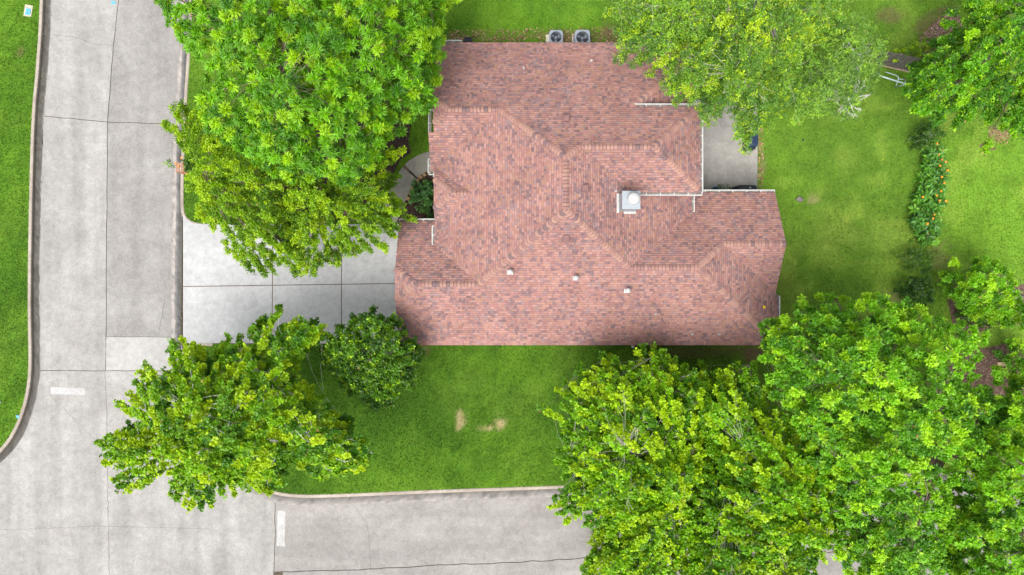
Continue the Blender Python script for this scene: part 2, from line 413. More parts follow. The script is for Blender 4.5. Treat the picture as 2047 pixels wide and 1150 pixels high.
# road base (dark joint filler) with separate concrete panels on it
road = MB(); road.add([(-90, -60, ZR - 0.03), (90, -60, ZR - 0.03), (90, 60, ZR - 0.03), (-90, 60, ZR - 0.03)], [(0, 1, 2, 3)])
base_poly = PX([(110, -600), (395, -600)]) ;
rb = MB()
def band(x, poly_line): return poly_line
road_outline = [p for p in KW] + PX([(-900, 1500), (3200, 1500)]) + [p for p in KS[::-1]] + PX([(362, 690), (362, 440)]) + [p for p in KE[::-1] if p[1] > P(0, 432)[1]]
rb.prism(road_outline, ZR - 0.2, ZR - 0.025)
road_o = tag(rb.build('road', M['joint']), kind='structure')
def poly_between(pts): return pts
g = 0.017   # half joint
mid1 = jitter_line(PX([(246, -600), (234, 0), (222, 110), (212, 243)]), 0.5, 0.02, 1)
mid2 = jitter_line(PX([(212, 243), (210, 500), (209, 673), (208, 742)]), 0.5, 0.018, 2)
j1 = jitter_line(PX([(60, 229), (140, 236), (212, 243), (310, 246), (380, 247)]), 0.5, 0.02, 3)
j2 = jitter_line(PX([(55, 741), (208, 742), (385, 742)]), 0.5, 0.02, 4)
js = jitter_line(PX([(548, 960), (548, 1060), (546, 1150), (545, 1500)]), 0.5, 0.02, 5)
jc = jitter_line(PX([(546, 1146), (700, 1142), (860, 1133), (1010, 1127), (1170, 1118), (1600, 1108), (3200, 1070)]), 0.45, 0.035, 6)
def sh(line, dx, dy): return [(x + dx, y + dy) for x, y in line]
def cutx(line, x0, x1): return [p for p in line if x0 <= p[0] <= x1]
xm = P(212, 243)[0]; xm2 = P(208, 742)[0]; xj = P(546, 0)[0]
def kw_part(y0, y1): return [p for p in offset_line(KW, 0.1) if y1 <= p[1] <= y0]
def ke_part(y0, y1): return [p for p in offset_line(EG, -0.04) if y1 <= p[1] <= y0]
Y = lambda py: P(0, py)[1]
def panel(poly, mat):
    m = MB(); m.prism(poly, ZR - 0.024, ZR); return m.build('panel', M[mat], road_o)
# north pair
panel([p for p in sh(mid1, -g, 0) if p[1] > Y(241)] + [(xm - g, Y(243) + g)] + [p for p in sh(j1, 0, g)[::-1] if p[0] < xm - 2 * g] + kw_part(99, Y(226))[::-1], 'road')
panel([p for p in sh(mid1, g, 0)[::-1] if p[1] > Y(241)] + ke_part(99, Y(240)) + [p for p in sh(j1, 0, g)[::-1] if p[0] > xm + 2 * g and p[0] < P(372, 0)[0]] + [(xm + g, Y(243) + g)], 'road_grey')
# middle left
panel(kw_part(Y(233), Y(738)) + [p for p in sh(j2, 0, g) if P(62, 0)[0] < p[0] < xm2 - 2 * g] + [(xm2 - g, Y(742) + g)] + [p for p in sh(mid2, -g, 0)[::-1] if Y(738) < p[1] < Y(247)] + [(xm - g, Y(243) - g)] + [p for p in sh(j1, 0, -g)[::-1] if P(66, 0)[0] < p[0] < xm - 2 * g], 'road')
# middle right and its newer patch
pt = jitter_line(PX([(209, 673.5), (290, 674), (360, 675)]), 0.5, 0.012, 7)
panel([(xm + g, Y(243) - g)] + [p for p in sh(mid2, g, 0) if Y(668) < p[1] < Y(247)] + [(P(209, 0)[0] + g, Y(673.5) + g * 0.6)] + [p for p in sh(pt, 0, g * 0.6) if p[0] > xm2 + 4 * g] + ke_part(Y(250), Y(672))[::-1] + [p for p in sh(j1, 0, -g)[::-1] if xm + 2 * g < p[0] < P(366, 0)[0]], 'road_grey')
panel([(xm2 + g, Y(742) + g), (P(209, 0)[0] + g, Y(673.5) - g * 0.6)] + [p for p in sh(pt, 0, -g * 0.6) if p[0] > xm2 + 4 * g] + ke_part(Y(677), Y(719)) + PX([(372, 741)]) + [p for p in sh(j2, 0, g)[::-1] if xm2 + 2 * g < p[0] < P(370, 0)[0]], 'patch')
# crossing
panel([p for p in sh(j2, 0, -g) if P(62, 0)[0] < p[0] < P(368, 0)[0]] + [p for p in offset_line(KS, -0.08) if p[1] < Y(744) and p[0] < xj - g] + [p for p in sh(js, -g, 0) if p[1] < Y(990)] + PX([(-900, 1500)]) + kw_part(Y(746), -50)[::-1], 'road')
# south road, upper strip and the strip below the long crack
panel([p for p in offset_line(KS, -0.08) if p[0] > xj + g and p[1] < Y(880)] + [p for p in sh(jc, 0, g * 1.3)[::-1] if p[0] > xj + 4 * g] + [(xj + g, Y(1146) + g * 1.3)] + [p for p in sh(js, g, 0)[::-1] if Y(1140) < p[1] < Y(990)], 'road_ew')
panel([p for p in sh(jc, 0, -g * 1.3) if p[0] > xj + g] + PX([(3200, 1500), (546, 1500)]) + [], 'road_ew')
# faint longitudinal seal line and painted dashes
for poly in ([(101, 774), (171, 776), (170, 790), (102, 788)], [(555, 1021), (571, 1022), (569, 1092), (553, 1091)]):
    m = MB(); m.prism(jitter_line(PX(poly, ZR) + PX(poly[:1], ZR), 0.25, 0.012, 9)[:-1], ZR + 0.001, ZR + 0.005)
    m.build('lane_dash', M['paint'], road_o)
# hairline cracks
def crack(pts, w, seed):
    ln = jitter_line(PX(pts, ZR), 0.12, 0.03, seed); m = MB(); L = offset_line(ln, w); R_ = offset_line(ln, -w); n = len(ln)
    m.add([(x, y, ZR + 0.003) for x, y in L] + [(x, y, ZR + 0.003) for x, y in R_], [(i, i + n, i + n + 1, i + 1) for i in range(n - 1)])
    m.build('crack', M['joint'], road_o)
crack([(105, 70), (150, 74), (190, 88), (228, 92)], 0.006, 1)
crack([(100, 790), (190, 880), (230, 900)], 0.005, 2)
crack([(330, 600), (318, 660)], 0.008, 3)
crack([(210, 742), (214, 850), (216, 1000), (218, 1150)], 0.008, 4)
crack([(0, 1060), (200, 1052), (420, 1058)], 0.005, 5)
crack([(700, 1000), (735, 1050), (742, 1140)], 0.005, 6)

# ------------------------------------------------------------------ driveway, patio, walk
DZ = 0.03
dv = MB(); dv.prism(PX([(366, 425), (370, 436), (385, 446.5), (410, 448.5), (830, 448), (830, 688), (400, 687), (378, 688.5), (366, 694)]), ZR - 0.1, DZ - 0.02)
dv_o = tag(dv.build('driveway', M['wood_joint']), kind='structure')
yj = lambda x: 573 - (x - 367) * 6 / 423
jt = 0.8
def dpanel(poly):
    m = MB(); m.prism(PX(poly), DZ - 0.019, DZ); m.build('panel', M['drive'], dv_o)
cols = [(366.5, 545), (545, 683), (683, 829)]
dpanel([(366.5, 428), (371, 437), (385, 447), (410, 449), (545 - jt, 449), (545 - jt, yj(544) - jt), (366.5, yj(366) - jt)])
dpanel([(545 + jt, 449), (683 - jt, 448.6), (683 - jt, yj(682) - jt), (545 + jt, yj(546) - jt)])
dpanel([(683 + jt, 448.6), (829, 448.4), (829, yj(829) - jt), (683 + jt, yj(684) - jt)])
dpanel([(366.5, yj(366) + jt), (545 - jt, yj(544) + jt), (544 - jt, 686.5), (400, 686), (378, 687.5), (366.5, 693)])
dpanel([(545 + jt, yj(546) + jt), (683 - jt, yj(682) + jt), (683 - jt, 687), (544 + jt, 686.5)])
dpanel([(683 + jt, yj(684) + jt), (829, yj(829) + jt), (829, 687.5), (683 + jt, 687)])
pa = MB(); pa.prism(PX([(1370, 200), (1512, 203), (1514, 300), (1513, 392), (1370, 392)]), -0.1, 0.04)
tag(pa.build('patio', M['patio']), kind='structure')
# curved front walk in two slabs with a joint between
wl = smooth_line(PX([(905, 318), (862, 320), (835, 331), (816, 348), (803, 372), (790, 402), (775, 440)]), 3)
wi = next(i for i, p in enumerate(wl) if p[1] < Y(345))
wk_o = tag(sweep('front_walk', wl, [(-0.48, -0.05), (-0.48, 0.012), (0.48, 0.012), (0.48, -0.05)], M['wood_joint']), kind='structure')
for a, b in ((0, wi), (wi, len(wl))):
    ln = wl[a:b]
    if a: ln = [tuple(Vector(ln[0]).lerp(Vector(ln[1]), 0.45))] + ln[1:]
    sweep('panel', ln, [(-0.5, -0.05), (-0.5, 0.028), (-0.48, 0.035), (0.48, 0.035), (0.5, 0.028), (0.5, -0.05)], M['walk'], wk_o)

# ------------------------------------------------------------------ lawn: sheet cut to the kerbs + blades
lawn_polys = []
off_w = offset_line(KW, -0.08); lawn_polys.append(off_w + PX([(-900, 1035), (-900, -600)]))
house_lawn = offset_line(KE, 0.08)[:-2] + PX([(425, 452), (840, 452), (840, 687), (425, 687.5)]) + offset_line(KS, 0.08) + PX([(3200, -600)])
lawn_polys.append(house_lawn)
beds = {
 'front_bed': [(800, 352), (822, 342), (850, 334), (905, 336), (905, 446), (770, 446), (780, 410)],
 'side_bed': [(700, 235), (800, 238), (822, 250), (816, 280), (822, 305), (800, 320), (780, 360), (740, 420), (640, 440), (560, 420), (540, 330), (600, 250)],
 'corner_bed': [(1893, 600), (1905, 575), (1925, 560), (1940, 530), (1960, 525), (1990, 540), (2040, 560), (2070, 600), (2060, 650), (2000, 650), (1940, 670), (1905, 650)],
 'rear_bed': [(1900, 730), (1950, 700), (2020, 685), (2090, 690), (2090, 800), (1960, 790), (1880, 770)],
}
bedw = {k: PX(v) for k, v in beds.items()}
drivew = PX([(366, 447), (830, 447), (830, 689), (366, 689)]); patiow = PX([(1370, 200), (1514, 203), (1515, 300), (1514, 392), (1370, 392)])
housew = [(-5.3, -2.5), (12.95, -2.5), (12.95, 4.4), (8.45, 4.4), (8.45, 11.85), (-3.5, 11.85), (-3.5, 2.95), (-5.3, 2.95)]
SPOTS = [(922, 838, 7, 17, 0.8), (1000, 848, 11, 14, 1.0), (995, 826, 4, 8, .8), (975, 858, 16, 4, 0.8), (1505, 705, 28, 14, 0.8), (1480, 700, 60, 10, 0.5), (1380, 705, 90, 9, 0.35),
         (1215, 72, 14, 22, 0.8), (1140, 76, 70, 12, 0.7), (1000, 76, 90, 8, 0.45), (918, 78, 20, 10, 0.6), (1870, 55, 45, 30, 0.55), (1790, 30, 30, 14, 0.5),
         (1890, 100, 40, 16, .6), (1625, 398, 12, 8, 0.55), (1995, 268, 22, 12, 0.6), (40, 105, 6, 10, 0.45), (1795, 595, 25, 12, 0.4), (1880, 520, 18, 30, 0.35), (1523, 340, 3, 70, .6), (848, 700, 7, 14, .7)]
def lawn_color(x, y):
    n1 = fbm(x, y, 0.16, 4, 3.0); n2 = fbm(x, y, 0.75, 4, 11.0); n3 = fbm(x, y, 3.2, 3, 23.0); n4 = fbm(x, y, 0.33, 3, 41.0)
    A = np.array((0.054, 0.134, 0.011)); B = np.array((0.112, 0.240, 0.018)); Yc = np.array((0.195, 0.275, 0.045)); D = np.array((0.40, 0.31, 0.17)); S = np.array((0.20, 0.12, 0.08))
    t = np.clip(0.5 + 1.7 * (n1 - 0.5) + 1.3 * (n2 - 0.5) + 0.9 * (n3 - 0.5), 0, 1)[:, None]
    c = A * (1 - t) + B * t
    east = sstep(8.5, 15.0, x); left = sstep(-24.0, -25.5, x)
    yl = np.clip(sstep(0.5, 0.72, n4) * 0.45 + sstep(0.56, 0.7, n2) * 0.35, 0, 1) * (0.25 + 0.6 * east) + 0.18 * east
    c = c * (1 - yl[:, None]) + Yc * yl[:, None]
    north = sstep(12.3, 13.5, y) * (1 - left); c = c * (1 + 0.12 * left[:, None] + 0.42 * east[:, None] + 0.25 * (north * (1 - east))[:, None])
    px = x / K + 1023.5; py = 575 - y / K; bare = np.zeros_like(x); soil = np.zeros_like(x)
    for sx, sy, rx, ry, s in SPOTS:
        d = np.sqrt(((px - sx) / rx) ** 2 + ((py - sy) / ry) ** 2) + 1.5 * (n3 - 0.5) + 1.0 * (n2 - 0.5)
        k = s * (1 - sstep(0.55, 1.35, d))
        if (py[0:1].size and (sy < 110 or 690 < sy < 720)): soil = np.maximum(soil, k)
        else: bare = np.maximum(bare, k)
    c = c * (1 - bare[:, None]) + D * bare[:, None]; c = c * (1 - soil[:, None]) + S * soil[:, None]
    return c, np.maximum(bare, soil)

def lawn_sheet(name, poly, x0, x1, y0, y1, s):
    xs = np.arange(x0, x1 + s, s); ys = np.arange(y0, y1 + s, s); X, Yg = np.meshgrid(xs, ys, indexing='ij'); nx, ny = X.shape
    fx, fy = X.ravel(), Yg.ravel(); ins = in_poly(fx, fy, poly)
    I = ins.reshape(nx, ny); any_ = I[:-1, :-1] | I[1:, :-1] | I[:-1, 1:] | I[1:, 1:]
    ii, jj = np.nonzero(any_); a = ii * ny + jj; b = a + ny; c = b + 1; d = a + 1
    used = np.zeros(nx * ny, bool)
    for q in (a, b, c, d): used[q] = True
    mv = used & ~ins
    _, qx, qy = dist_poly(fx[mv], fy[mv], poly); fx = fx.copy(); fy = fy.copy(); fx[mv] = qx; fy[mv] = qy
    idx = np.cumsum(used) - 1; F = np.concatenate([np.stack([a, b, c], 1), np.stack([a, c, d], 1)])
    F = idx[F]; V = np.stack([fx[used], fy[used], 0.012 * (fbm(fx[used], fy[used], 1.1) - 0.5)], 1)
    C, _ = lawn_color(V[:, 0], V[:, 1]); C = C * 0.8
    o = link_mesh(name, tri_mesh(name, V, F, C), M['lawn']); return tag(o, kind='structure')
lawn_sheet('verge_lawn', lawn_polys[0], -42, P(100, 0)[0], P(0, 1060)[1], 30, 0.28)
lawn_sheet('house_lawn', lawn_polys[1], P(360, 0)[0], 44, P(0, 1000)[1], 30, 0.28)

def blades(n, x0, x1, y0, y1, seed):
    r = np.random.default_rng(seed); x = r.uniform(x0, x1, n); y = r.uniform(y0, y1, n)
    ok = np.zeros(n, bool)
    for pl in lawn_polys:
        dd, _, _ = dist_poly(x, y, pl); ok |= in_poly(x, y, pl) & (dd > 0.01)
    for pl in (drivew, patiow, housew): ok &= ~in_poly(x, y, pl)
    for pl in bedw.values(): ok &= ~in_poly(x, y, pl)
    dw, _, _ = dist_poly(x, y, wl, False); ok &= dw > 0.52
    x, y = x[ok], y[ok]; c, bare = lawn_color(x, y)
    keep = r.random(len(x)) > bare * 0.8; x, y, c = x[keep], y[keep], c[keep]; n = len(x)
    an = r.uniform(0, 2 * np.pi, n); lean = r.uniform(0.2, 1.1, n); L = r.uniform(0.05, 0.11, n) * (0.8 + 0.6 * fbm(x, y, 0.9, 2, 5)); w = r.uniform(0.012, 0.026, n)
    d = np.stack([np.cos(an) * np.sin(lean), np.sin(an) * np.sin(lean), np.cos(lean)], 1); s = np.stack([-np.sin(an), np.cos(an), np.zeros(n)], 1)
    b = np.stack([x, y, np.full(n, -0.005)], 1)
    V = np.stack([b + s * w[:, None], b - s * w[:, None], b + d * L[:, None]], 1).reshape(-1, 3)
    c = c * r.uniform(0.82, 1.40, n)[:, None]; ye = (r.random(n) < 0.08)[:, None]; c = np.where(ye, c * np.array((1.9, 1.25, 1.2)), c)
    o = link_mesh('grass', tri_mesh('grass', V, np.arange(3 * n).reshape(n, 3), np.repeat(c, 3, 0)), M['grass'])
    return tag(o, 'short mown green grass growing over the lawns', 'grass', kind='stuff')
blades(660000, -29.5, 29.5, P(0, 1000)[1], 17.2, 12)

def chips(name, n, poly, cols, size, seed, label=None, cat=None, z=0.03, mat='mulch', parent=None):
    r = np.random.default_rng(seed); xs = [p[0] for p in poly]; ys = [p[1] for p in poly]
    x = r.uniform(min(xs), max(xs), n); y = r.uniform(min(ys), max(ys), n); k = in_poly(x, y, poly); k &= dist_poly(x, y, wl, False)[0] > 0.6; x, y = x[k], y[k]; n = len(x)
    a = r.uniform(0, 2 * np.pi, n); l = r.uniform(0.5, 1.4, n) * size; w = l * r.uniform(0.25, 0.7, n); ti = r.normal(0, 0.3, n)
    d = np.stack([np.cos(a), np.sin(a), ti], 1); s = np.stack([-np.sin(a), np.cos(a), r.normal(0, 0.3, n)], 1); b = np.stack([x, y, np.full(n, z) + r.uniform(0, 0.02, n)], 1)
    V = np.stack([b - d * l[:, None] / 2, b + s * w[:, None] / 2, b + d * l[:, None] / 2, b - s * w[:, None] / 2], 1).reshape(-1, 3)
    q = np.arange(n) * 4; F = np.stack([np.stack([q, q + 1, q + 2], 1), np.stack([q, q + 2, q + 3], 1)], 1).reshape(-1, 3)
    C = np.array(cols)[r.integers(0, len(cols), n)] * r.uniform(0.6, 1.4, n)[:, None]
    o = link_mesh(name, tri_mesh(name, V, F, np.repeat(C, 4, 0)), M[mat], parent)
    return tag(o, label, cat, kind='stuff')
MC = [(0.05, 0.032, 0.026), (0.085, 0.055, 0.042), (0.035, 0.025, 0.022), (0.12, 0.08, 0.06)]
BC = [(0.17, 0.11, 0.085), (0.23, 0.15, 0.115), (0.12, 0.08, 0.06), (0.30, 0.21, 0.16)]
for i, (nm, po) in enumerate(bedw.items()):
    front = nm in ('front_bed', 'side_bed')
    m = MB(); m.prism(po, -0.05, 0.022); b = tag(m.build(nm, M['mulchbase' if front else 'brown_bed']), kind='structure')
    chips('mulch_chips', 5000 if front else 4000, po, MC if front else BC, 0.09, 60 + i, z=0.03, parent=b)
LC = [(0.30, 0.16, 0.09), (0.36, 0.24, 0.14), (0.22, 0.11, 0.07), (0.42, 0.30, 0.17)]
def litter(name, n, poly, seed, label, cols=LC, size=0.09, z=0.05): chips(name, n, PX(poly), cols, size, seed, label, 'leaf litter', z, 'litter')
litter('leaf_litter', 900, [(900, 60), (1240, 55), (1240, 86), (900, 88)], 71, 'brown leaf litter along the back wall by the air conditioners')
litter('leaf_litter', 2600, [(1835, 80), (1870, 40), (1910, 15), (1925, 60), (1890, 115), (1840, 130), (1815, 115)], 72, 'pinkish brown leaf litter below the dense tree behind the fence', [(0.30, 0.19, 0.15), (0.24, 0.15, 0.12), (0.38, 0.26, 0.21)], 0.12)
litter('leaf_litter', 350, [(1515, 250), (1525, 250), (1525, 400), (1514, 400)], 73, 'thin line of brown leaves along the outer patio edge')
litter('leaf_litter', 260, [(1975, 255), (2020, 262), (2015, 290), (1975, 285)], 74, 'small scatter of red brown leaves beside the stump')
litter('leaf_litter', 120, [(1405, 340), (1510, 340), (1510, 384), (1405, 384)], 75, 'pale dry leaf bits scattered on the grey patio', [(0.5, 0.46, 0.38), (0.36, 0.3, 0.22)], 0.05, 0.05)
litter('leaf_litter', 500, [(68, 0), (105, 0), (80, 500), (75, 740), (62, 740), (60, 500)], 76, 'specks of dry debris in the dark gutter of the left kerb', [(0.35, 0.3, 0.22), (0.2, 0.16, 0.1), (0.16, 0.22, 0.06)], 0.045, ZR + 0.012)
litter('leaf_litter', 260, [(545, 985), (1100, 976), (1100, 988), (545, 998)], 77, 'specks of dry debris along the gutter below the front lawn', [(0.35, 0.3, 0.22), (0.2, 0.16, 0.1), (0.3, 0.3, 0.1)], 0.045, ZR + 0.012)
litter('leaf_litter', 300, [(354, 420), (366, 420), (366, 690), (356, 690)], 78, 'dark debris and leaf bits where driveway meets street', [(0.25, 0.2, 0.12), (0.12, 0.1, 0.07), (0.12, 0.17, 0.04)], 0.05, ZR + 0.012)

# ------------------------------------------------------------------ house
EV = 2.8; MS = 0.52; MW = 0.43; ZT = 6.12; XR = 2.45
YN, YS = 12.27, -2.88
class Plane:
    def __init__(s, a, b, c): s.a, s.b, s.c = a, b, c
    def z(s, x, y): return s.a * x + s.b * y + s.c
pN = Plane(0, -MS, EV + MS * YN); pS = Plane(0, MS, EV - MS * YS)
pW = Plane(MW, 0, ZT - MW * XR); pE = Plane(-MW, 0, ZT + MW * XR)
def x_of(pl, z): return (z - pl.c) / pl.a
def y_of(pl, z): return (z - pl.c) / pl.b
yA, yB = y_of(pN, ZT), y_of(pS, ZT)                     # ends of the top ridge
# raised east wing (ridge y=6.44)
yR6 = 6.44; zR6 = pN.z(0, yR6); xR6a = x_of(pE, zR6); xR6b = 6.5
zG = 4.73; yGn = y_of(pN, zG); yGs = 4.5; xGe = 8.9
p6S = Plane(0, (zR6 - zG) / (yR6 - yGs), zR6 - (zR6 - zG) / (yR6 - yGs) * yR6)
s6e = (zR6 - zG) / (xGe - xR6b); p6E = Plane(-s6e, 0, zR6 + s6e * xR6b)
xVg = x_of(pE, zG); xE = 8.86; zE = pE.z(xE, 0); xW = -3.80; zW = pW.z(xW, 0)
# north-west wing
yR2 = 8.42; zR2 = pN.z(0, yR2); xR2a = x_of(pW, zR2); xR2b = -3.03; xV2 = -3.75
p2S = Plane(0, 0.59, zR2 - 0.59 * yR2); s2 = 0.5; p2W = Plane(s2, 0, zR2 - s2 * xR2b); z2j = p2W.z(xV2, 0)
# small west gable
yR7 = 4.55; zR7 = 4.22; xR7a = x_of(pW, zR7); xR7b = -2.84; m7 = 0.57
p7N = Plane(0, -m7, zR7 + m7 * yR7); p7S = Plane(0, m7, zR7 - m7 * yR7); s7 = 0.44; p7W = Plane(s7, 0, zR7 - s7 * xR7b); z7j = p7W.z(xW, 0)
# garage wing
yR3 = 0.165; zR3 = pS.z(0, yR3); xR3a = x_of(pW, zR3); xR3b = -4.67; yGN = 3.31; xGV = -5.65
m3 = (zR3 - EV) / (yGN - yR3); p3N = Plane(0, -m3, zR3 + m3 * yR3); s3 = 0.39; p3W = Plane(s3, 0, zR3 - s3 * xR3b); z3j = p3W.z(xGV, 0)
# south-east wing
yE4 = 4.76; p4N = Plane(0, -MS, EV + MS * yE4); yR4 = (yE4 + YS) / 2; zR4 = p4N.z(0, yR4); xR4a = x_of(pE, zR4); xR4b = 8.76; xEE = 13.3
s4 = (zR4 - EV) / (xEE - xR4b); p4E = Plane(-s4, 0, zR4 + s4 * xR4b)
yR5 = 2.10; zR5 = p4N.z(0, yR5); xR5a = x_of(p4E, zR5); xR5b = 13.18; m5 = 0.56; p5S = Plane(0, m5, zR5 - m5 * yR5)
y5 = y_of(p5S, EV)

slopes = [
 ('north', pN, [(xW, YN), (xE, YN), (xE, y_of(pN, zE)), (xVg, yGn), (xGe, yGn), (xR6b, yR6), (xR6a, yR6), (XR, yA), (xR2a, yR2), (xR2b, yR2), (xV2, y_of(pN, z2j)), (xW, y_of(pN, z2j))]),
 ('south', pS, [(xGV, YS), (xEE, YS), (xR4b, yR4), (xR4a, yR4), (XR, yB), (xR3a, yR3), (xR3b, yR3), (xGV, y_of(pS, z3j))]),
 ('west', pW, [(XR, yA), (XR, yB), (xR3a, yR3), (xW, y_of(p3N, zW)), (xW, y_of(p7S, zW)), (xR7a, yR7), (xW, y_of(p7N, zW)), (xW, y_of(p2S, zW)), (xR2a, yR2)]),
 ('east', pE, [(XR, yB), (XR, yA), (xR6a, yR6), (xVg, yGs), (xVg, 4.85), (xE, 4.85), (xE, y_of(p4N, zE)), (xR4a, yR4)]),
 ('east_low', pE, [(xVg, yGn), (xVg, 8.2), (xE, 8.2), (xE, y_of(pN, zE))]),
 ('wing_s', p6S, [(xR6a, yR6), (xR6b, yR6), (xGe, yGs), (xVg, yGs)]),
 ('wing_e', p6E, [(xR6b, yR6), (xGe, yGn), (xGe, yGs)]),
 ('nw_s', p2S, [(xR2a, yR2), (xR2b, yR2), (xV2, y_of(p2S, z2j)), (xV2, 7.45), (-4.02, 7.45), (-4.02, 5.75), (xW, 5.75), (xW, y_of(p2S, zW))]),
 ('nw_clip', p2W, [(xR2b, yR2), (xV2, y_of(pN, z2j)), (xV2, y_of(p2S, z2j))]),
 ('gable_n', p7N, [(xR7a, yR7), (xR7b, yR7), (xW, y_of(p7N, z7j)), (xW, y_of(p7N, zW))]),
 ('gable_s', p7S, [(xR7a, yR7), (xR7b, yR7), (xW, y_of(p7S, z7j)), (xW, y_of(p7S, zW))]),
 ('gable_clip', p7W, [(xR7b, yR7), (xW, y_of(p7N, z7j)), (xW, y_of(p7S, z7j))]),
 ('garage_n', p3N, [(xR3a, yR3), (xR3b, yR3), (xGV, y_of(p3N, z3j)), (xGV, yGN), (-3.45, yGN), (-3.45, y_of(p3N, pW.z(-3.45, 0)))]),
 ('garage_clip', p3W, [(xR3b, yR3), (xGV, y_of(p3N, z3j)), (xGV, y_of(pS, z3j))]),
 ('se_n', p4N, [(xR4a, yR4), (xR4b, yR4), (xR5a, yR5), (xR5b, yR5), (xR5b, yE4), (8.45, yE4), (8.45, y_of(p4N, pE.z(8.45, 0)))]),
 ('se_e', p4E, [(xR4b, yR4), (xEE, YS), (xEE, y5), (xR5a, yR5)]),
 ('se_gable_s', p5S, [(xR5a, yR5), (xR5b, yR5), (xR5b, y5)]),
]
house = empty('house', (3.0, 4.0, 0.0), 'single-storey brick house under a sprawling red brown shingle roof', 'house')
HO = (3.0, 4.0, 0.0)
dk = MB(HO)
for nm, pl, po in slopes:
    dk.prism(po, lambda x, y, pl=pl: pl.z(x, y) - 0.16, lambda x, y, pl=pl: pl.z(x, y) - 0.012)
roof = dk.build('roof', M['fascia'], house)

def clip_poly(sub, rect):
    """Sutherland-Hodgman of a (possibly concave) polygon against an axis-aligned box"""
    x0, x1, y0, y1 = rect
    for ax, lim, sgn in ((0, x0, 1), (0, x1, -1), (1, y0, 1), (1, y1, -1)):
        out = []; n = len(sub)
        for i in range(n):
            a, b = sub[i - 1], sub[i]; da, db = sgn * (a[ax] - lim), sgn * (b[ax] - lim)
            if da >= 0 and db >= 0: out.append(b)
            elif da >= 0 and db < 0:
                t = da / (da - db); out.append((a[0] + (b[0] - a[0]) * t, a[1] + (b[1] - a[1]) * t))
            elif da < 0 and db >= 0:
                t = da / (da - db); out.append((a[0] + (b[0] - a[0]) * t, a[1] + (b[1] - a[1]) * t)); out.append(b)
        sub = out
        if len(sub) < 3: return []
    q = []
    for p in sub:
        if not q or math.dist(p, q[-1]) > 1e-5: q.append(p)
    if len(q) > 2 and math.dist(q[0], q[-1]) < 1e-5: q.pop()
    return q if len(q) > 2 else []

TAB = [((0.315, 0.163, 0.139), 32), ((0.350, 0.190, 0.163), 26), ((0.285, 0.139, 0.124), 22), ((0.325, 0.175, 0.128), 11), ((0.235, 0.134, 0.135), 14), ((0.180, 0.112, 0.116), 11), ((0.250, 0.163, 0.160), 9)]
tab_cols = [tuple((0.98 * v + 0.02 * m_) * f_ for v, m_, f_ in zip(c, (0.30, 0.157, 0.138), (0.95, 0.985, 1.0))) for c, w in TAB]; tab_w = [w for c, w in TAB]
r = random.Random(42)
for nm, pl, po in slopes:
    a, b = pl.a, pl.b; alongx = abs(b) > abs(a); slope = abs(b) if alongx else abs(a)
    up = (1 if b > 0 else -1) if alongx else (1 if a > 0 else -1)
    # local frame: u along the course, v upslope (plan distance)
    if alongx: loc = [(x, y * up) for x, y in po]
    else: loc = [(y, x * up) for x, y in po]
    ex = 0.122 / math.sqrt(1 + slope * slope)
    u0, u1 = min(p[0] for p in loc), max(p[0] for p in loc); v0, v1 = min(p[1] for p in loc), max(p[1] for p in loc)
    mb = MB(HO); v = v0; row = 0
    while v < v1:
        u = u0 - r.uniform(0, 0.3); mood = r.gauss(0, 1)
        while u < u1:
            w = r.choice((0.07, 0.09, 0.11, 0.13, 0.15, 0.18, 0.22)) * r.uniform(0.9, 1.1)
            q = clip_poly(loc, (max(u, u0 - 1), u + w - 0.002, v - (0.02 if row == 0 else 0), v + ex))
            if q:
                fx, fy = (u, v) if alongx else (v, u)
                cl = float(fbm(np.array([fx]), np.array([fy]), 0.8, 3, 5.0)[0])
                col = r.choices(tab_cols, tab_w)[0]
                if r.random() < (cl - 0.5) * 1.6: col = r.choice(tab_cols[4:])
                k = r.uniform(0.9, 1.1); col = tuple(c * k for c in col)
                lift = r.choice((0.012, 0.016, 0.024)); n = len(q)
                ar = sum(q[i][0] * q[(i + 1) % n][1] - q[(i + 1) % n][0] * q[i][1] for i in range(n))
                if abs(ar) > 2e-5:
                    pts = []
                    for (uu, vv) in q:
                        x, y = (uu, vv * up) if alongx else (vv * up, uu)
                        pts.append((x, y, pl.z(x, y) + lift * (1 - (vv - v) / ex) + 0.002))
                    if sum(pts[i][0] * pts[(i + 1) % n][1] - pts[(i + 1) % n][0] * pts[i][1] for i in range(n)) < 0: pts = pts[::-1]
                    # butt edge: bevel coloured asphalt-dark, painting in each course's shadow line
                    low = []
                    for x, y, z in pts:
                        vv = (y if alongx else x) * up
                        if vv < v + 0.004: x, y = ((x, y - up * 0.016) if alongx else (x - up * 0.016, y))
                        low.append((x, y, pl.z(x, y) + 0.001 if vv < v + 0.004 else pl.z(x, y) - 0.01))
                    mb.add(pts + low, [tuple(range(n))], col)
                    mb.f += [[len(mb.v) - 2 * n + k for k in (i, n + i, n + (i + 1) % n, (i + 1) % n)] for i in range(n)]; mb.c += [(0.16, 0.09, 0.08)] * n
            u += w
        v += ex; row += 1
    o = mb.build('shingles', M['shingle'], roof); tag(o, kind='stuff')

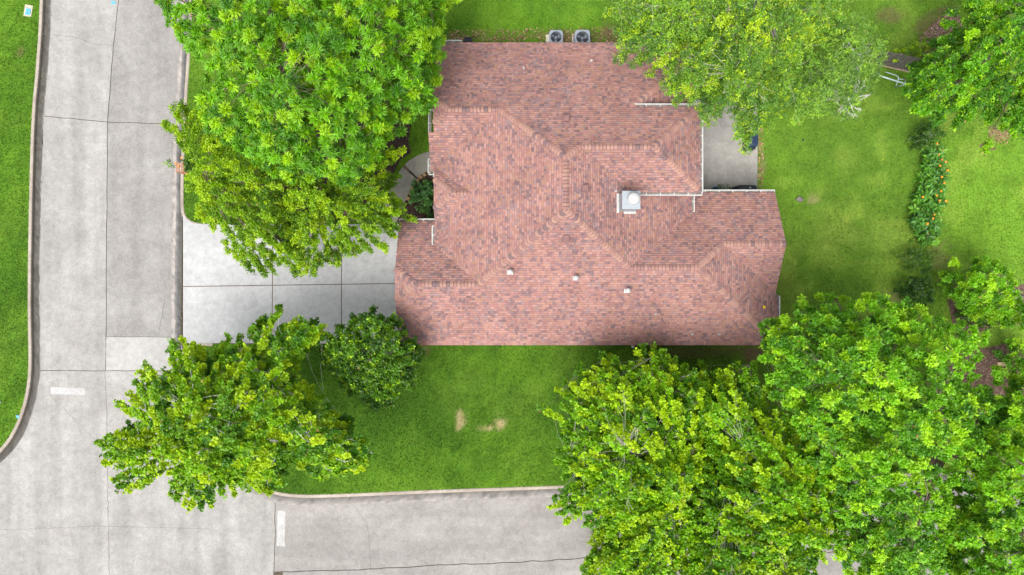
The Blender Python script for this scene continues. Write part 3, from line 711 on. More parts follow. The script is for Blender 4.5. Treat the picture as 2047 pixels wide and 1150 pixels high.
# ridge and hip caps, each its own piece
ridges = [((xR7b, yR7), (xR7a, yR7), p7N, p7S), ((xW, y_of(p7N, z7j)), (xR7b, yR7), p7N, p7W), ((xW, y_of(p7S, z7j)), (xR7b, yR7), p7W, p7S),
 ((XR, yB), (XR, yA), pW, pE), ((xR2a, yR2), (XR, yA), pN, pW), ((xR2b, yR2), (xR2a, yR2), pN, p2S), ((xV2, y_of(pN, z2j)), (xR2b, yR2), pN, p2W), ((xV2, y_of(p2S, z2j)), (xR2b, yR2), p2W, p2S),
 ((xR3a, yR3), (XR, yB), pW, pS), ((xR3b, yR3), (xR3a, yR3), p3N, pS), ((xGV, y_of(p3N, z3j)), (xR3b, yR3), p3N, p3W), ((xGV, y_of(pS, z3j)), (xR3b, yR3), p3W, pS),
 ((xR4a, yR4), (XR, yB), pE, pS), ((xR4b, yR4), (xR4a, yR4), p4N, pS), ((xEE, YS), (xR4b, yR4), p4E, pS), ((xR5a, yR5), (xR4b, yR4), p4N, p4E), ((xR5b, yR5), (xR5a, yR5), p4N, p5S),
 ((xR6a, yR6), (XR, yA), pN, pE), ((xR6b, yR6), (xR6a, yR6), pN, p6S), ((xGe, yGn), (xR6b, yR6), pN, p6E), ((xGe, yGs), (xR6b, yR6), p6E, p6S), ((xE, y_of(pN, zE)), (xVg, yGn), pN, pE)]
ncap = 0; rest = MB(HO)
for (a, b, p1, p2) in ridges:
    A = Vector((a[0], a[1], min(p1.z(*a), p2.z(*a)))); B = Vector((b[0], b[1], min(p1.z(*b), p2.z(*b)))); L = (B - A).length; d = (B - A) / L
    hip = abs(d.z) > 0.05
    n1 = Vector((-p1.a, -p1.b, 1)).normalized(); n2 = Vector((-p2.a, -p2.b, 1)).normalized()
    w1 = d.cross(n1); w2 = d.cross(n2)
    if w1.z > 0: w1 = -w1
    if w2.z > 0: w2 = -w2
    nn = (n1 + n2).normalized(); hw = 0.16 if not hip else 0.165; ex = 0.165; ln = 0.21; bulge = 0.075 if hip else 0.0
    meshes = []
    for var in range(2):
        m = MB(); rows = []; lift = 0.055 if hip else 0.04
        for t, up_, fw in ((0.0, lift * 0.25, -0.034), (0.0, lift, 0.0), (1.0, 0.014, 0.0)):
            row = []
            for k in (-1, -0.66, -0.3, 0, 0.3, 0.66, 1):
                wv = w1 if k < 0 else w2; arch = bulge * (k * k) + 0.006 * (var - 0.5)
                row.append(wv * abs(k) * hw + d * (t * ln + arch + fw) + nn * (up_ - 0.006 * (k * k)) + (Vector((0, 0, -0.012)) if k == 0 else Vector()))
            rows.append(row)
        nk = 7; vs = rows[0] + rows[1] + rows[2] + [p - nn * 0.02 for p in rows[2]]
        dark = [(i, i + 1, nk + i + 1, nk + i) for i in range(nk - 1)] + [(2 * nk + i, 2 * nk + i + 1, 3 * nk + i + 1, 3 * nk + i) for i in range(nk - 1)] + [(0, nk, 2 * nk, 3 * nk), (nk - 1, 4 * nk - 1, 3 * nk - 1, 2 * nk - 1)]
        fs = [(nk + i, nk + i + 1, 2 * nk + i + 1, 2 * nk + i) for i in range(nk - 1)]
        m.add(vs, fs + dark); me = m.mesh('ridge_cap'); me.materials.append(M['ridge']); me.materials.append(M['shadow_edge'])
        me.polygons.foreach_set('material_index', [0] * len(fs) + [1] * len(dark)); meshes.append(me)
    n = max(2, int(L / ex)); st = L / n
    for i in range(n):
        ncap += 1
        if ncap > 300:          # the smallest showing ones, past the limit: one joined part
            me_ = meshes[i % 2]; lp = A + d * (i * st)
            rc = r.choice(((0.345, 0.195, 0.16), (0.31, 0.165, 0.138), (0.25, 0.14, 0.13), (0.33, 0.195, 0.155), (0.17, 0.112, 0.115)))
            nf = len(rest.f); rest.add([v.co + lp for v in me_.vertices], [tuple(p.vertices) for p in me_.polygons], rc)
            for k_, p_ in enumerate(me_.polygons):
                if p_.material_index: rest.c[nf + k_] = (0.055, 0.036, 0.034)  # same painted shadow edge on the joined caps
            continue
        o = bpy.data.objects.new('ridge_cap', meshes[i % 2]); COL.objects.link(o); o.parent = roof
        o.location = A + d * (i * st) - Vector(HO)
if rest.f: tag(rest.build('ridge_caps', M['shingle'], roof), kind='stuff')
print('ridge caps', ncap)

# walls follow the underside of the roof
def roof_z(x, y):
    zs = [pl.z(x, y) for nm, pl, po in slopes if bool(in_poly(np.array([x]), np.array([y]), po)[0])]
    return (max(zs) if zs else EV) - 0.17
wm = MB(HO); wuv = []
def wall_run(a, b, zlo=None, zhi=None):
    A, B = Vector(a), Vector(b); n = max(1, int((B - A).length / 0.3)); t_in = (B - A).normalized(); nrm = Vector((-t_in.y, t_in.x)) * 0.05
    vs = []
    for i in range(n + 1):
        q = A.lerp(B, i / n); s = q + nrm
        vs += [(q.x, q.y, zlo(q.x, q.y) if zlo else 0.0), (q.x, q.y, (zhi(q.x, q.y) if zhi else roof_z(s.x, s.y)))]
    wm.add(vs, [(2 * i, 2 * i + 2, 2 * i + 3, 2 * i + 1) for i in range(n)])
for a, b in zip(housew, housew[1:] + housew[:1]): wall_run(a, b)
for yy, flip in ((8.2, 0), (4.87, 1)):
    wall_run((xVg, yy) if flip else (8.45, yy), (8.45, yy) if flip else (xVg, yy), lambda x, y: pE.z(x, y) - 0.05, lambda x, y: zG - 0.02 + (0.12 if False else 0.0))
wall = wm.build('wall', M['brick'], house)
me = wall.data; uvl = me.uv_layers.new(name='UVMap')
for lp in me.loops:
    v = me.vertices[lp.vertex_index].co; nrm = None
    uvl.data[lp.index].uv = (v.x + v.y, v.z)
# garage door and front door on the west side
gd = MB(HO)
for k in range(4): gd.box((-5.33, 0.2, 0.32 + k * 0.56), (0.05, 4.6, 0.54))
gd.build('garage_door', M['white'], house)

# gutters with hangers
def gutter(a, b, out, z, wdt=0.125, dep=0.11):
    A = Vector((*a, z)); B = Vector((*b, z)); o = Vector((*out, 0)); L = (B - A).length; d = (B - A) / L; m = MB(HO)
    up = Vector((0, 0, 1)); t = 0.02
    def bar(o0, o1, z0, z1, s0=0.0, s1=L):
        vs = [A + d * s + o * oo + up * zz for s in (s0, s1) for oo, zz in ((o0, z0), (o1, z0), (o1, z1), (o0, z1))]
        m.add(vs, [(0, 1, 2, 3), (7, 6, 5, 4), (0, 4, 5, 1), (1, 5, 6, 2), (2, 6, 7, 3), (3, 7, 4, 0)])
    bar(wdt - 0.022, wdt + 0.022, -dep, 0.0); bar(0.0, wdt - 0.022, -dep, -dep + t); bar(0.0, wdt - 0.022, -dep + t, 0, 0.0, 0.03); bar(0.0, wdt - 0.022, -dep + t, 0, L - 0.03, L)
    g_ = m.build('gutter', M['white'], house)
    q = MB(HO); m, mm = q, m
    bar(0.001, wdt - 0.023, -dep + t + 0.002, -dep + t + 0.02, 0.031, L - 0.031); q.build('gutter_debris', M['gutter_in'], g_)
    n = max(1, int(L / 0.72))
    for i in range(1, n + 1):
        m = MB(HO); s = L * i / (n + 1); bar(0.0, wdt - 0.024, -0.03, -0.005, s - 0.022, s + 0.022); m.build('hanger', M['white'], g_)
ge = 0.035
gutter((xGV, yGN), (-3.82, yGN), (0, 1), EV - 0.03)
gutter((xW, y_of(p3N, zW) + 0.05), (xW, y_of(p7S, zW) - 0.12), (-1, 0), zW - 0.02)
gutter((xVg + 0.02, yGn), (xGe + 0.1, yGn), (0, 1), zG - 0.02)
gutter((xGe, yGs), (xGe, yGn - 0.03), (1, 0), zG - 0.03)
gutter((xGe + 0.1, yGs), (xVg + 0.02, yGs), (0, -1), zG - 0.02)
gutter((xE, 4.80), (xE, y_of(p4N, zE) + 0.05), (1, 0), zE - 0.02)
gutter((8.98, yE4), (xR5b, yE4), (0, 1), EV - 0.02)
gutter((xEE, y5 - 0.05), (xEE, -2.6), (1, 0), EV - 0.03)
gutter((-3.4, YN), (-2.52, YN), (0, 1), EV - 0.03)
# boxed returns beside the entry
gutter((-4.02, 7.6), (-4.02, 8.75), (-1, 0), 3.05); gutter((-4.05, 5.72), (-4.05, 6.42), (-1, 0), 3.0)
gutter((-4.15, 8.78), (-3.6, 8.78), (0, 1), 3.06, 0.07); gutter((-3.62, 5.7), (-4.15, 5.7), (0, -1), 3.01, 0.07)
gutter((xGV + 0.5, YS), (xGV + 1.0, YS), (0, -1), EV - 0.03)
ds = MB(HO)
for k in range(3): ds.box((-3.93 + 0.06 * k, 5.72, 2.86), (0.03, 0.40, 0.1))
for k in range(3): ds.box((-3.87, 5.56 + 0.16 * k, 2.86), (0.16, 0.035, 0.08))
ds.build('lamp_bracket', M['white'], house)

# chimney chase with a metal cap
cx, cy = P(1262, 400, 6.25)[:2]
ch = MB(HO); hs = 0.41
cz0 = pE.z(cx + hs, 0) - 0.15; ch.box((cx - 0.0, cy, (cz0 + 6.2) / 2), (hs * 1.86, hs * 1.86, 6.2 - cz0)); chim = ch.build('chimney', M['chase'], house)
q = MB(HO); q.box((cx, cy, 6.225), (hs * 2, hs * 2, 0.05)); q.box((cx, cy, 6.17), (hs * 1.92, hs * 1.92, 0.06)); q.build('chase_cover', M['chase'], chim)
q = MB(HO); q.lathe((cx + 0.06, cy + 0.03, 6.25), [(0.24, 0.0), (0.24, 0.03), (0.19, 0.05), (0.19, 0.22), (0.17, 0.22), (0.17, 0.30)], 28); q.build('flue_collar', M['white_cap'], chim, True)
q = MB(HO); q.lathe((cx + 0.06, cy + 0.03, 6.52), [(0.20, 0.0), (0.265, 0.02), (0.265, 0.10), (0.25, 0.13), (0.12, 0.155), (0.0, 0.16)], 32); q.build('chimney_cap', M['white_cap'], chim, True)
q = MB(HO)
for sx, sy, wx, wy in ((-1, 0, 0.10, 2.2), (0, -1, 2.2, 0.10)):
    zz = pE.z(cx + sx * hs * 1.05, 0); q.box((cx + sx * hs * 1.03, cy + sy * hs * 1.03, zz + 0.03), (hs * wx if wx > 1 else 0.12, hs * wy if wy > 1 else 0.12, 0.06))
q.build('flashing', M['lead'], chim)

def roof_at(px, py):
    z = 4.0
    for _ in range(12):
        p = P(px, py, z); z = roof_z(p.x, p.y) + 0.17
    p = P(px, py, z); return p
for px, py in ((1131, 238), (1131, 477), (1169, 377)):
    p = roof_at(px, py); q = MB(HO); q.box((p.x, p.y, p.z + 0.09), (0.30, 0.30, 0.16), taper=0.9); q.box((p.x, p.y, p.z + 0.03), (0.40, 0.40, 0.06)); q.build('box_vent', M['maroon'], house)
for px, py, s in ((1020, 544, 1.0), (1150, 556, 0.9), (1253, 581, 1.0)):
    p = roof_at(px, py); q = MB(HO); q.lathe((p.x, p.y, p.z - 0.05), [(0.07, 0.0), (0.07, 0.35), (0.125, 0.36), (0.125, 0.43), (0.06, 0.47), (0.0, 0.475)], 20); v = q.build('pipe_vent', M['white_cap'], house, True)
    q = MB(HO); q.box((p.x, p.y, p.z + 0.03), (0.28 * s, 0.24, 0.045)); q.build('flashing', M['lead'] if s < 1 else M['white'], v)
for px, py in ((1047, 137), (1231, 382), (1310, 628), (1383, 668), (1437, 668), (1182, 122)):
    p = roof_at(px, py); q = MB(HO); q.lathe((p.x, p.y, p.z - 0.03), [(0.075, 0.0), (0.05, 0.06), (0.045, 0.2), (0.03, 0.2), (0.03, 0.12), (0.0, 0.12)], 14); q.build('plumbing_vent', M['lead'], house, True)

# ------------------------------------------------------------------ trees
def norm(v): return v / (np.linalg.norm(v, axis=-1, keepdims=True) + 1e-9)
def leaf_cloud(T, A, sp, r, cl_rand, young=0.0):
    """T tuft points, A tuft axes; returns V,F,C of all leaves"""
    k = sp['leaves']; n = len(T); T2 = np.repeat(T, k, 0); A2 = np.repeat(A, k, 0); m = n * k
    ref = np.tile(np.array([[0.31, 0.82, 0.2]]), (m, 1)); a = norm(np.cross(A2, ref)); b = np.cross(A2, a)
    ph = np.tile(np.arange(k) * 2.399963, n) + np.repeat(r.uniform(0, 6.28, n), k) + r.normal(0, 0.25, m)
    th = np.radians(r.normal(sp.get('theta', 66), 17, m)); rad = a * np.cos(ph)[:, None] + b * np.sin(ph)[:, None]
    d = A2 * np.cos(th)[:, None] + rad * np.sin(th)[:, None]; d[:, 2] -= sp.get('droop', 0.15); d = norm(d)
    nr = norm(A2 - d * np.sum(A2 * d, 1, keepdims=True) + r.normal(0, sp.get('wild', 0.28), (m, 3))); s = norm(np.cross(d, nr)); nr = np.cross(s, d)
    L = sp['L'] * r.uniform(0.65, 1.25, m)[:, None]; W = L * sp['W'] / sp['L'] * r.uniform(0.85, 1.15, m)[:, None]
    base = T2 + A2 * (r.uniform(-1, 0.25, m) * sp.get('spray', 0.0))[:, None] + d * sp.get('gap', 0.02); fold = W * sp.get('fold', 0.16)
    if sp.get('broad'):
        v = [base, base + d * L * 0.30 + s * W * 0.5 + nr * fold, base + d * L * 0.75 + s * W * 0.36 + nr * fold * 0.5, base + d * L - nr * L * 0.12, base + d * L * 0.75 - s * W * 0.36 + nr * fold * 0.5, base + d * L * 0.30 - s * W * 0.5 + nr * fold]
        tr = [(0, 1, 2), (0, 2, 3), (0, 3, 4), (0, 4, 5)]
    else:
        v = [base, base + d * L * 0.5 + s * W * 0.5 + nr * fold, base + d * L - nr * L * 0.14, base + d * L * 0.5 - s * W * 0.5 + nr * fold]
        tr = [(0, 1, 2), (0, 2, 3)]
    kv = len(v); V = np.stack(v, 1).reshape(-1, 3); q = (np.arange(m) * kv)[:, None]
    F = np.concatenate([q + np.array(t)[None] for t in tr])
    dk, md, lt = [np.array(c) for c in sp['pal']]
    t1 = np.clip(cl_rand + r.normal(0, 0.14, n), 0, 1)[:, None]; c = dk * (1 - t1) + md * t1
    nw = np.clip(np.maximum((r.random(n) < sp.get('yt', 0.12)) * r.uniform(0.4, 1.0, n), young), 0, 1)[:, None]; c = c * (1 - nw) + lt * nw
    C = np.repeat(c, k, 0) * r.uniform(0.82, 1.18, m)[:, None]
    od = r.random(m) < sp.get('odd', 0.004); C[od] = np.array((0.34, 0.24, 0.07)) * r.uniform(0.7, 1.2, (od.sum(), 1))
    return V, F, np.repeat(np.clip(C, 0, 1), kv, 0)

def poisson_px(poly, holes, d, r, n_try=14000):
    xs = [p[0] for p in poly]; ys = [p[1] for p in poly]
    X = r.uniform(min(xs), max(xs), n_try); Yv = r.uniform(min(ys), max(ys), n_try); ok = in_poly(X, Yv, poly)
    for h in holes: ok &= ((X - h[0]) / h[2]) ** 2 + ((Yv - h[1]) / h[3]) ** 2 > 1
    X, Yv = X[ok], Yv[ok]; cell = {}; out = []
    for x, y in zip(X, Yv):
        cx_, cy_ = int(x // d), int(y // d); good = True
        for i in (-1, 0, 1):
            for j in (-1, 0, 1):
                for (qx, qy) in cell.get((cx_ + i, cy_ + j), ()):
                    if (qx - x) ** 2 + (qy - y) ** 2 < d * d: good = False
        if good: cell.setdefault((cx_, cy_), []).append((x, y)); out.append((x, y))
    return np.array(out)

def unproj(xy, z):
    f = K * (H - z) / H; return np.stack([(xy[:, 0] - 1023.5) * f, (575 - xy[:, 1]) * f, z], 1)

def make_tree(name, label, cat, poly, trunk, ze, zt, sp, seed, holes=(), group=None, trunk_r=0.22, parts=('trunk', 'crown'), twig=0.14):
    r = np.random.default_rng(seed); pr = random.Random(seed)
    s = sp['space'] / 0.0225
    C2 = poisson_px(poly, holes, s, r)
    X2 = poisson_px(poly, holes, s * 0.9, r); de, _, _ = dist_poly(X2[:, 0], X2[:, 1], poly)      # second set: a fuller rim
    C2 = np.concatenate([C2, X2[de < sp.get('rim', 0)]]); dd, _, _ = dist_poly(C2[:, 0], C2[:, 1], poly)
    C2 = C2[dd > sp.get('inset', 4)]; dd = dd[dd > sp.get('inset', 4)]
    dmax = max(np.percentile(dd, 97), 1.0); t = np.clip(dd / dmax, 0, 1)
    z = ze + (zt - ze) * np.sqrt(np.clip(1 - (1 - t) ** 2, 0, 1)) * 0.92
    lob = poisson_px(poly, holes, sp.get('lobe', 2.2) / 0.0225, r, 6000)
    if len(lob):
        dl = np.sqrt(((C2[:, None, :] - lob[None]) ** 2).sum(2)).min(1) * 0.0225 / sp.get('lobe', 2.2)
        z = z + sp.get('lobe_amp', 1.3) * (0.45 - dl) * np.clip(0.35 + t, 0, 1)
    z = z + r.normal(0, sp.get('zj', 0.3), len(z)); z = np.maximum(z, ze * 0.75)
    Cn = unproj(C2, z)
    base = P(trunk[0], trunk[1], 0.0); b3 = np.array(base)
    # deeper clumps below the outer shell
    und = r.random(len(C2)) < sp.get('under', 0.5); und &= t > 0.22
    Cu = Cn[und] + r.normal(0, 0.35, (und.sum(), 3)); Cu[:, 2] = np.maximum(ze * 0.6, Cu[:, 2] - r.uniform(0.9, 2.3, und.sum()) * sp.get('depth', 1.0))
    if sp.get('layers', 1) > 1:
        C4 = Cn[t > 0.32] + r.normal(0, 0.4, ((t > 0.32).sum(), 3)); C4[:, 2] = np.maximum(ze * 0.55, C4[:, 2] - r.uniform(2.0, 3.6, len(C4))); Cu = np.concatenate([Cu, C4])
    Call = np.concatenate([Cn, Cu]); mt = sp['tufts']; n = len(Call); clr = np.concatenate([r.uniform(0.1, 1, len(Cn)), r.uniform(0, 0.8, len(Cu))])  # deeper clumps take a darker leaf range, crown shade painted into colour
    # two shades of limb: whole lobes lean lighter or darker
    if len(lob):
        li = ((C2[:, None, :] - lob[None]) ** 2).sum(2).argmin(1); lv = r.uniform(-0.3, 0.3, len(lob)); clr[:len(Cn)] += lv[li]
    u = r.normal(0, 1, (n * mt, 3)); u[:, 2] = np.abs(u[:, 2]) * 0.9 - 0.25; u = norm(u)
    rr = sp['r'] * r.uniform(0.35, 1.05, (n * mt, 1)); C3 = np.repeat(Call, mt, 0)
    out = C3 - b3; out[:, 2] = 0; out = norm(out)
    el = (out * np.array((1, 1, 0)) + np.array((0, 0, 0.25))) * r.uniform(-1.0, 0.6, (n * mt, 1)) * sp.get('reach', 0.2)
    T = C3 + u * rr * np.array((1, 1, sp.get('flat', 0.7))) + el
    A = norm(u * sp.get('fan', 0.6) + np.array((0, 0, 0.85)) + out * 0.3 + r.normal(0, 0.22, (n * mt, 3)))
    young = np.repeat((r.random(n) < sp.get('yc', sp.get('new', 0.2))) * r.uniform(0.45, 1.0, n), mt)
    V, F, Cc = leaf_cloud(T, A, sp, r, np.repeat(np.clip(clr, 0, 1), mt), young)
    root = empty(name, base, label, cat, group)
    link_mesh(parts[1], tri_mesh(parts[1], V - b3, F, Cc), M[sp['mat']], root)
    # trunk, limbs, twigs
    w = MB(base); fork = base + Vector((0, 0, max(0.3, 0.33 * zt))); ctr = Cn.mean(0); top = Vector((ctr[0] * .25 + base.x * .75, ctr[1] * .25 + base.y * .75, zt * 0.72))
    w.tube([base - Vector((0, 0, 0.1)), base + Vector((0, 0, 0.25)), base.lerp(fork, 0.6), fork, top], [trunk_r * 1.5, trunk_r * 1.1, trunk_r, trunk_r * 0.8, trunk_r * 0.3], 9)
    samples = [fork, fork.lerp(top, 0.5), top]; srad = [trunk_r * 0.7, trunk_r * 0.5, trunk_r * 0.3]
    nl = sp.get('limbs', 11); idx = [int(np.argmax(((Cn - b3) ** 2).sum(1)))]
    dm = ((Cn - Cn[idx[0]]) ** 2).sum(1)
    for _ in range(nl - 1):
        i = int(dm.argmax()); idx.append(i); dm = np.minimum(dm, ((Cn - Cn[i]) ** 2).sum(1))
    for i in idx:
        e = Vector(Cn[i]) - Vector((0, 0, 0.75)); st = fork.lerp(top, pr.uniform(0, 0.7)); mdp = st.lerp(e, 0.5) + Vector((pr.uniform(-.4, .4), pr.uniform(-.4, .4), pr.uniform(-0.2, 0.4)))
        pts = []; rad = []
        for k in range(7):
            q = k / 6; p = st.lerp(mdp, q).lerp(mdp.lerp(e, q), q) + Vector((pr.uniform(-.07, .07), pr.uniform(-.07, .07), pr.uniform(-.05, .05))) * (0 < k < 6)
            pts.append(p); rad.append(trunk_r * (0.42 * (1 - q) + 0.07))
            if k: samples.append(p); srad.append(rad[-1])
        w.tube(pts, rad, 6)
    SA = np.array([tuple(p) for p in samples])
    for i in range(len(Call)):
        e = Call[i] - np.array((0, 0, 0.2)); rel = SA - e; dist = np.sqrt((rel ** 2).sum(1)); inn = np.linalg.norm(SA[:, :2] - b3[:2], axis=1) - np.linalg.norm(e[:2] - b3[:2])
        j = int(np.argmin(dist + 1.5 * np.clip(inn, 0, 9) + 0.8 * np.clip(SA[:, 2] - e[2] + 0.3, 0, 9))); st = Vector(SA[j]); ev = Vector(e)
        if (ev - st).length < 0.1: continue
        mdp = st.lerp(ev, 0.55) + Vector((pr.uniform(-.15, .15), pr.uniform(-.15, .15), 0.12 * (ev - st).length)); r0 = min(srad[j] * 0.6, 0.02 + 0.012 * (ev - st).length) * sp.get('branch', 1.0)
        w.tube([st, st.lerp(mdp, 0.55) + Vector((0, 0, .04)), mdp, ev], [r0, r0 * 0.8, r0 * 0.62, r0 * 0.35], 4, caps=False)
        for q in range(mt):
            if pr.random() < twig:
                tv = Vector(T[i * mt + q]); mm = mdp.lerp(ev, pr.uniform(0.3, 1.0)); w.tube([mm, mm.lerp(tv, 0.5) + Vector((0, 0, 0.03)), tv], [r0 * 0.4, r0 * 0.28 + 0.002, 0.004], 3, caps=False)
    w.build(parts[0], M[sp['bark']], root)
    return root, len(F)

ASH = dict(mat='leaf_ash', bark='bark_brown', L=0.235, W=0.056, leaves=16, tufts=6, space=0.45, r=0.16, zj=0.40, lobe=1.8, lobe_amp=2.0, under=0.95, layers=2, rim=36, inset=4, theta=68, droop=0.16, wild=0.16, pal=((0.050, 0.185, 0.006), (0.169, 0.441, 0.005), (0.325, 0.571, 0.004)), new=0.2, flat=0.6, odd=0.002, branch=0.5, reach=0.08)
ELM = dict(mat='leaf_elm', bark='bark_brown', L=0.098, W=0.056, leaves=11, tufts=27, space=0.38, r=0.17, zj=0.4, lobe=1.3, lobe_amp=1.9, under=0.9, rim=14, inset=5, theta=60, droop=0.05, spray=0.2, wild=0.32, pal=((0.075, 0.185, 0.004), (0.226, 0.429, 0.005), (0.392, 0.594, 0.007)), new=0.22, flat=0.6, reach=0.4, odd=0.004, branch=0.4)
SYC = dict(mat='leaf_syc', bark='bark_white', L=0.125, W=0.115, leaves=9, tufts=19, space=0.34, r=0.16, zj=0.4, lobe=1.3, lobe_amp=1.6, under=0.55, inset=0, theta=62, droop=0.05, spray=0.12, wild=0.26, pal=((0.055, 0.185, 0.010), (0.226, 0.463, 0.006), (0.426, 0.616, 0.007)), new=0.28, flat=0.5, reach=0.4, branch=0.85, odd=0.006)
MAP = dict(mat='leaf_maple', bark='bark_pale', L=0.12, W=0.11, leaves=9, tufts=18, space=0.36, r=0.16, zj=0.42, lobe=1.2, lobe_amp=1.9, under=0.95, layers=2, inset=3, theta=60, droop=0.05, spray=0.18, wild=0.26, pal=((0.065, 0.205, 0.006), (0.237, 0.497, 0.005), (0.426, 0.627, 0.007)), new=0.25, flat=0.6, reach=0.5, branch=0.55, odd=0.004)
OAK = dict(mat='leaf_oak', bark='bark_brown', layers=2, L=0.16, W=0.072, leaves=11, tufts=12, space=0.42, r=0.19, zj=0.42, lobe=1.7, lobe_amp=2.2, under=0.95, inset=4, theta=58, droop=0.08, spray=0.12, wild=0.22, pal=((0.060, 0.210, 0.008), (0.192, 0.486, 0.009), (0.358, 0.650, 0.013)), new=0.25, flat=0.6, odd=0.002, branch=0.42, reach=0.15)
LIVE = dict(yc=0.06, yt=0.22, mat='leaf_wisp', bark='bark_pale', L=0.092, W=0.054, leaves=11, tufts=26, space=0.44, r=0.28, zj=0.45, lobe=1.4, lobe_amp=1.5, under=0.8, inset=5, theta=60, droop=0.02, spray=0.26, wild=0.55, pal=((0.075, 0.190, 0.028), (0.203, 0.407, 0.029), (0.403, 0.582, 0.013)), new=0.2, flat=0.7, reach=0.4, odd=0.006, branch=0.38)
DARK = dict(yc=0.0, yt=0.16, mat='leaf_dark', bark='bark_pale', L=0.13, W=0.08, leaves=9, tufts=20, space=0.33, r=0.2, zj=0.25, lobe=1.1, lobe_amp=0.9, under=0.85, inset=2, theta=60, droop=0.05, spray=0.15, wild=0.4, pal=((0.035, 0.105, 0.010), (0.090, 0.232, 0.011), (0.314, 0.538, 0.011)), new=0.13, flat=0.7, odd=0.002, branch=0.45)
def var(b, **kw): d = dict(b); d.update(kw); return d

T1 = [(300, -90), (312, 5), (345, 60), (375, 98), (405, 125), (415, 165), (385, 205), (395, 250), (440, 280), (490, 330), (560, 355), (640, 372), (710, 365), (760, 320), (775, 285), (800, 240), (830, 245), (858, 226), (880, 195), (878, 150), (892, 105), (890, 60), (884, 20), (925, -10), (930, -90)]
T2a = [(316, 240), (345, 207), (385, 200), (420, 230), (480, 270), (560, 330), (590, 400), (600, 470), (618, 548), (560, 540), (515, 556), (490, 540), (445, 500), (428, 470), (390, 430), (374, 395), (378, 345), (384, 318), (345, 285)]
T2b = [(570, 330), (650, 330), (740, 320), (790, 290), (806, 303), (788, 340), (780, 365), (796, 388), (814, 428), (797, 450), (785, 488), (770, 510), (752, 497), (700, 510), (665, 540), (625, 550), (580, 535), (560, 480), (550, 400)]
T3 = [(197, 880), (239, 860), (265, 849), (241, 808), (268, 805), (263, 779), (287, 738), (308, 732), (332, 745), (344, 724), (338, 698), (360, 680), (395, 687), (420, 720), (448, 690), (460, 671), (483, 680), (502, 695), (515, 676), (500, 650), (531, 642), (554, 616), (568, 650), (607, 632), (630, 637), (652, 660), (643, 684), (598, 708), (600, 760), (650, 800), (695, 845), (736, 885), (740, 918), (718, 942), (640, 955), (600, 930), (578, 925), (566, 974), (536, 992), (512, 975), (454, 980), (421, 1008), (378, 1011), (346, 1002), (338, 983), (340, 950), (325, 930), (306, 963), (268, 978), (218, 969), (250, 942), (210, 928)]
T3b = [(642, 690), (665, 652), (690, 642), (720, 627), (737, 616), (775, 628), (798, 630), (812, 662), (838, 692), (838, 730), (825, 760), (806, 788), (788, 806), (768, 824), (740, 812), (700, 788), (670, 760), (645, 730)]
T4a = [(1295, 690), (1334, 710), (1370, 730), (1402, 738), (1440, 800), (1440, 900), (1420, 1000), (1400, 1100), (1400, 1260), (1150, 1260), (1160, 1132), (1173, 1105), (1181, 1072), (1166, 1050), (1134, 1040), (1108, 1038), (1114, 1019), (1092, 997), (1092, 976), (1126, 962), (1104, 935), (1134, 893), (1126, 850), (1086, 843), (1084, 815), (1118, 788), (1140, 756), (1155, 736), (1187, 728), (1213, 720), (1240, 720), (1265, 708)]
T4b = [(1400, 760), (1450, 726), (1512, 728), (1530, 800), (1610, 850), (1665, 930), (1690, 1010), (1725, 1060), (1725, 1100), (1660, 1120), (1640, 1150), (1640, 1260), (1390, 1260), (1370, 1100), (1390, 1000), (1400, 900)]
T5 = [(1526, 655), (1548, 637), (1562, 612), (1600, 590), (1625, 598), (1640, 584), (1700, 593), (1740, 570), (1760, 592), (1800, 603), (1812, 594), (1850, 617), (1900, 643), (1930, 643), (1976, 662), (1980, 690), (1958, 720), (1962, 760), (2000, 770), (2025, 805), (2010, 850), (1980, 880), (1950, 930), (1925, 960), (1915, 1000), (1935, 1060), (1925, 1120), (1915, 1260), (1700, 1260), (1705, 1130), (1690, 1080), (1650, 1000), (1610, 900), (1550, 820), (1525, 760)]
T9 = [(2050, 770), (2080, 700), (2180, 700), (2180, 1260), (1880, 1260), (1895, 1080), (1925, 1010), (1955, 930), (1975, 870), (2020, 815)]
T6 = [(1205, -90), (1204, 0), (1217, 44), (1226, 88), (1236, 105), (1264, 150), (1289, 130), (1324, 147), (1324, 200), (1359, 205), (1374, 229), (1397, 213), (1414, 260), (1447, 249), (1462, 282), (1493, 302), (1512, 264), (1555, 251), (1577, 227), (1610, 218), (1606, 176), (1617, 132), (1648, 101), (1690, 44), (1702, 0), (1705, -90)]
T6b = [(1600, 228), (1612, 140), (1660, 100), (1690, 50), (1712, 22), (1738, 60), (1766, 92), (1756, 130), (1742, 178), (1716, 198), (1705, 228), (1680, 236), (1655, 225)]
T7 = [(1930, -90), (1932, 10), (1918, 35), (1908, 70), (1872, 78), (1840, 112), (1818, 150), (1822, 205), (1828, 240), (1848, 248), (1882, 234), (1940, 249), (1980, 236), (2015, 268), (2060, 282), (2160, 280), (2160, -90)]
T8 = [(1896, 588), (1918, 545), (1948, 518), (1985, 512), (2018, 537), (2033, 562), (2040, 592), (2080, 620), (2100, 680), (2030, 655), (1960, 640), (1917, 622)]
tot = 0
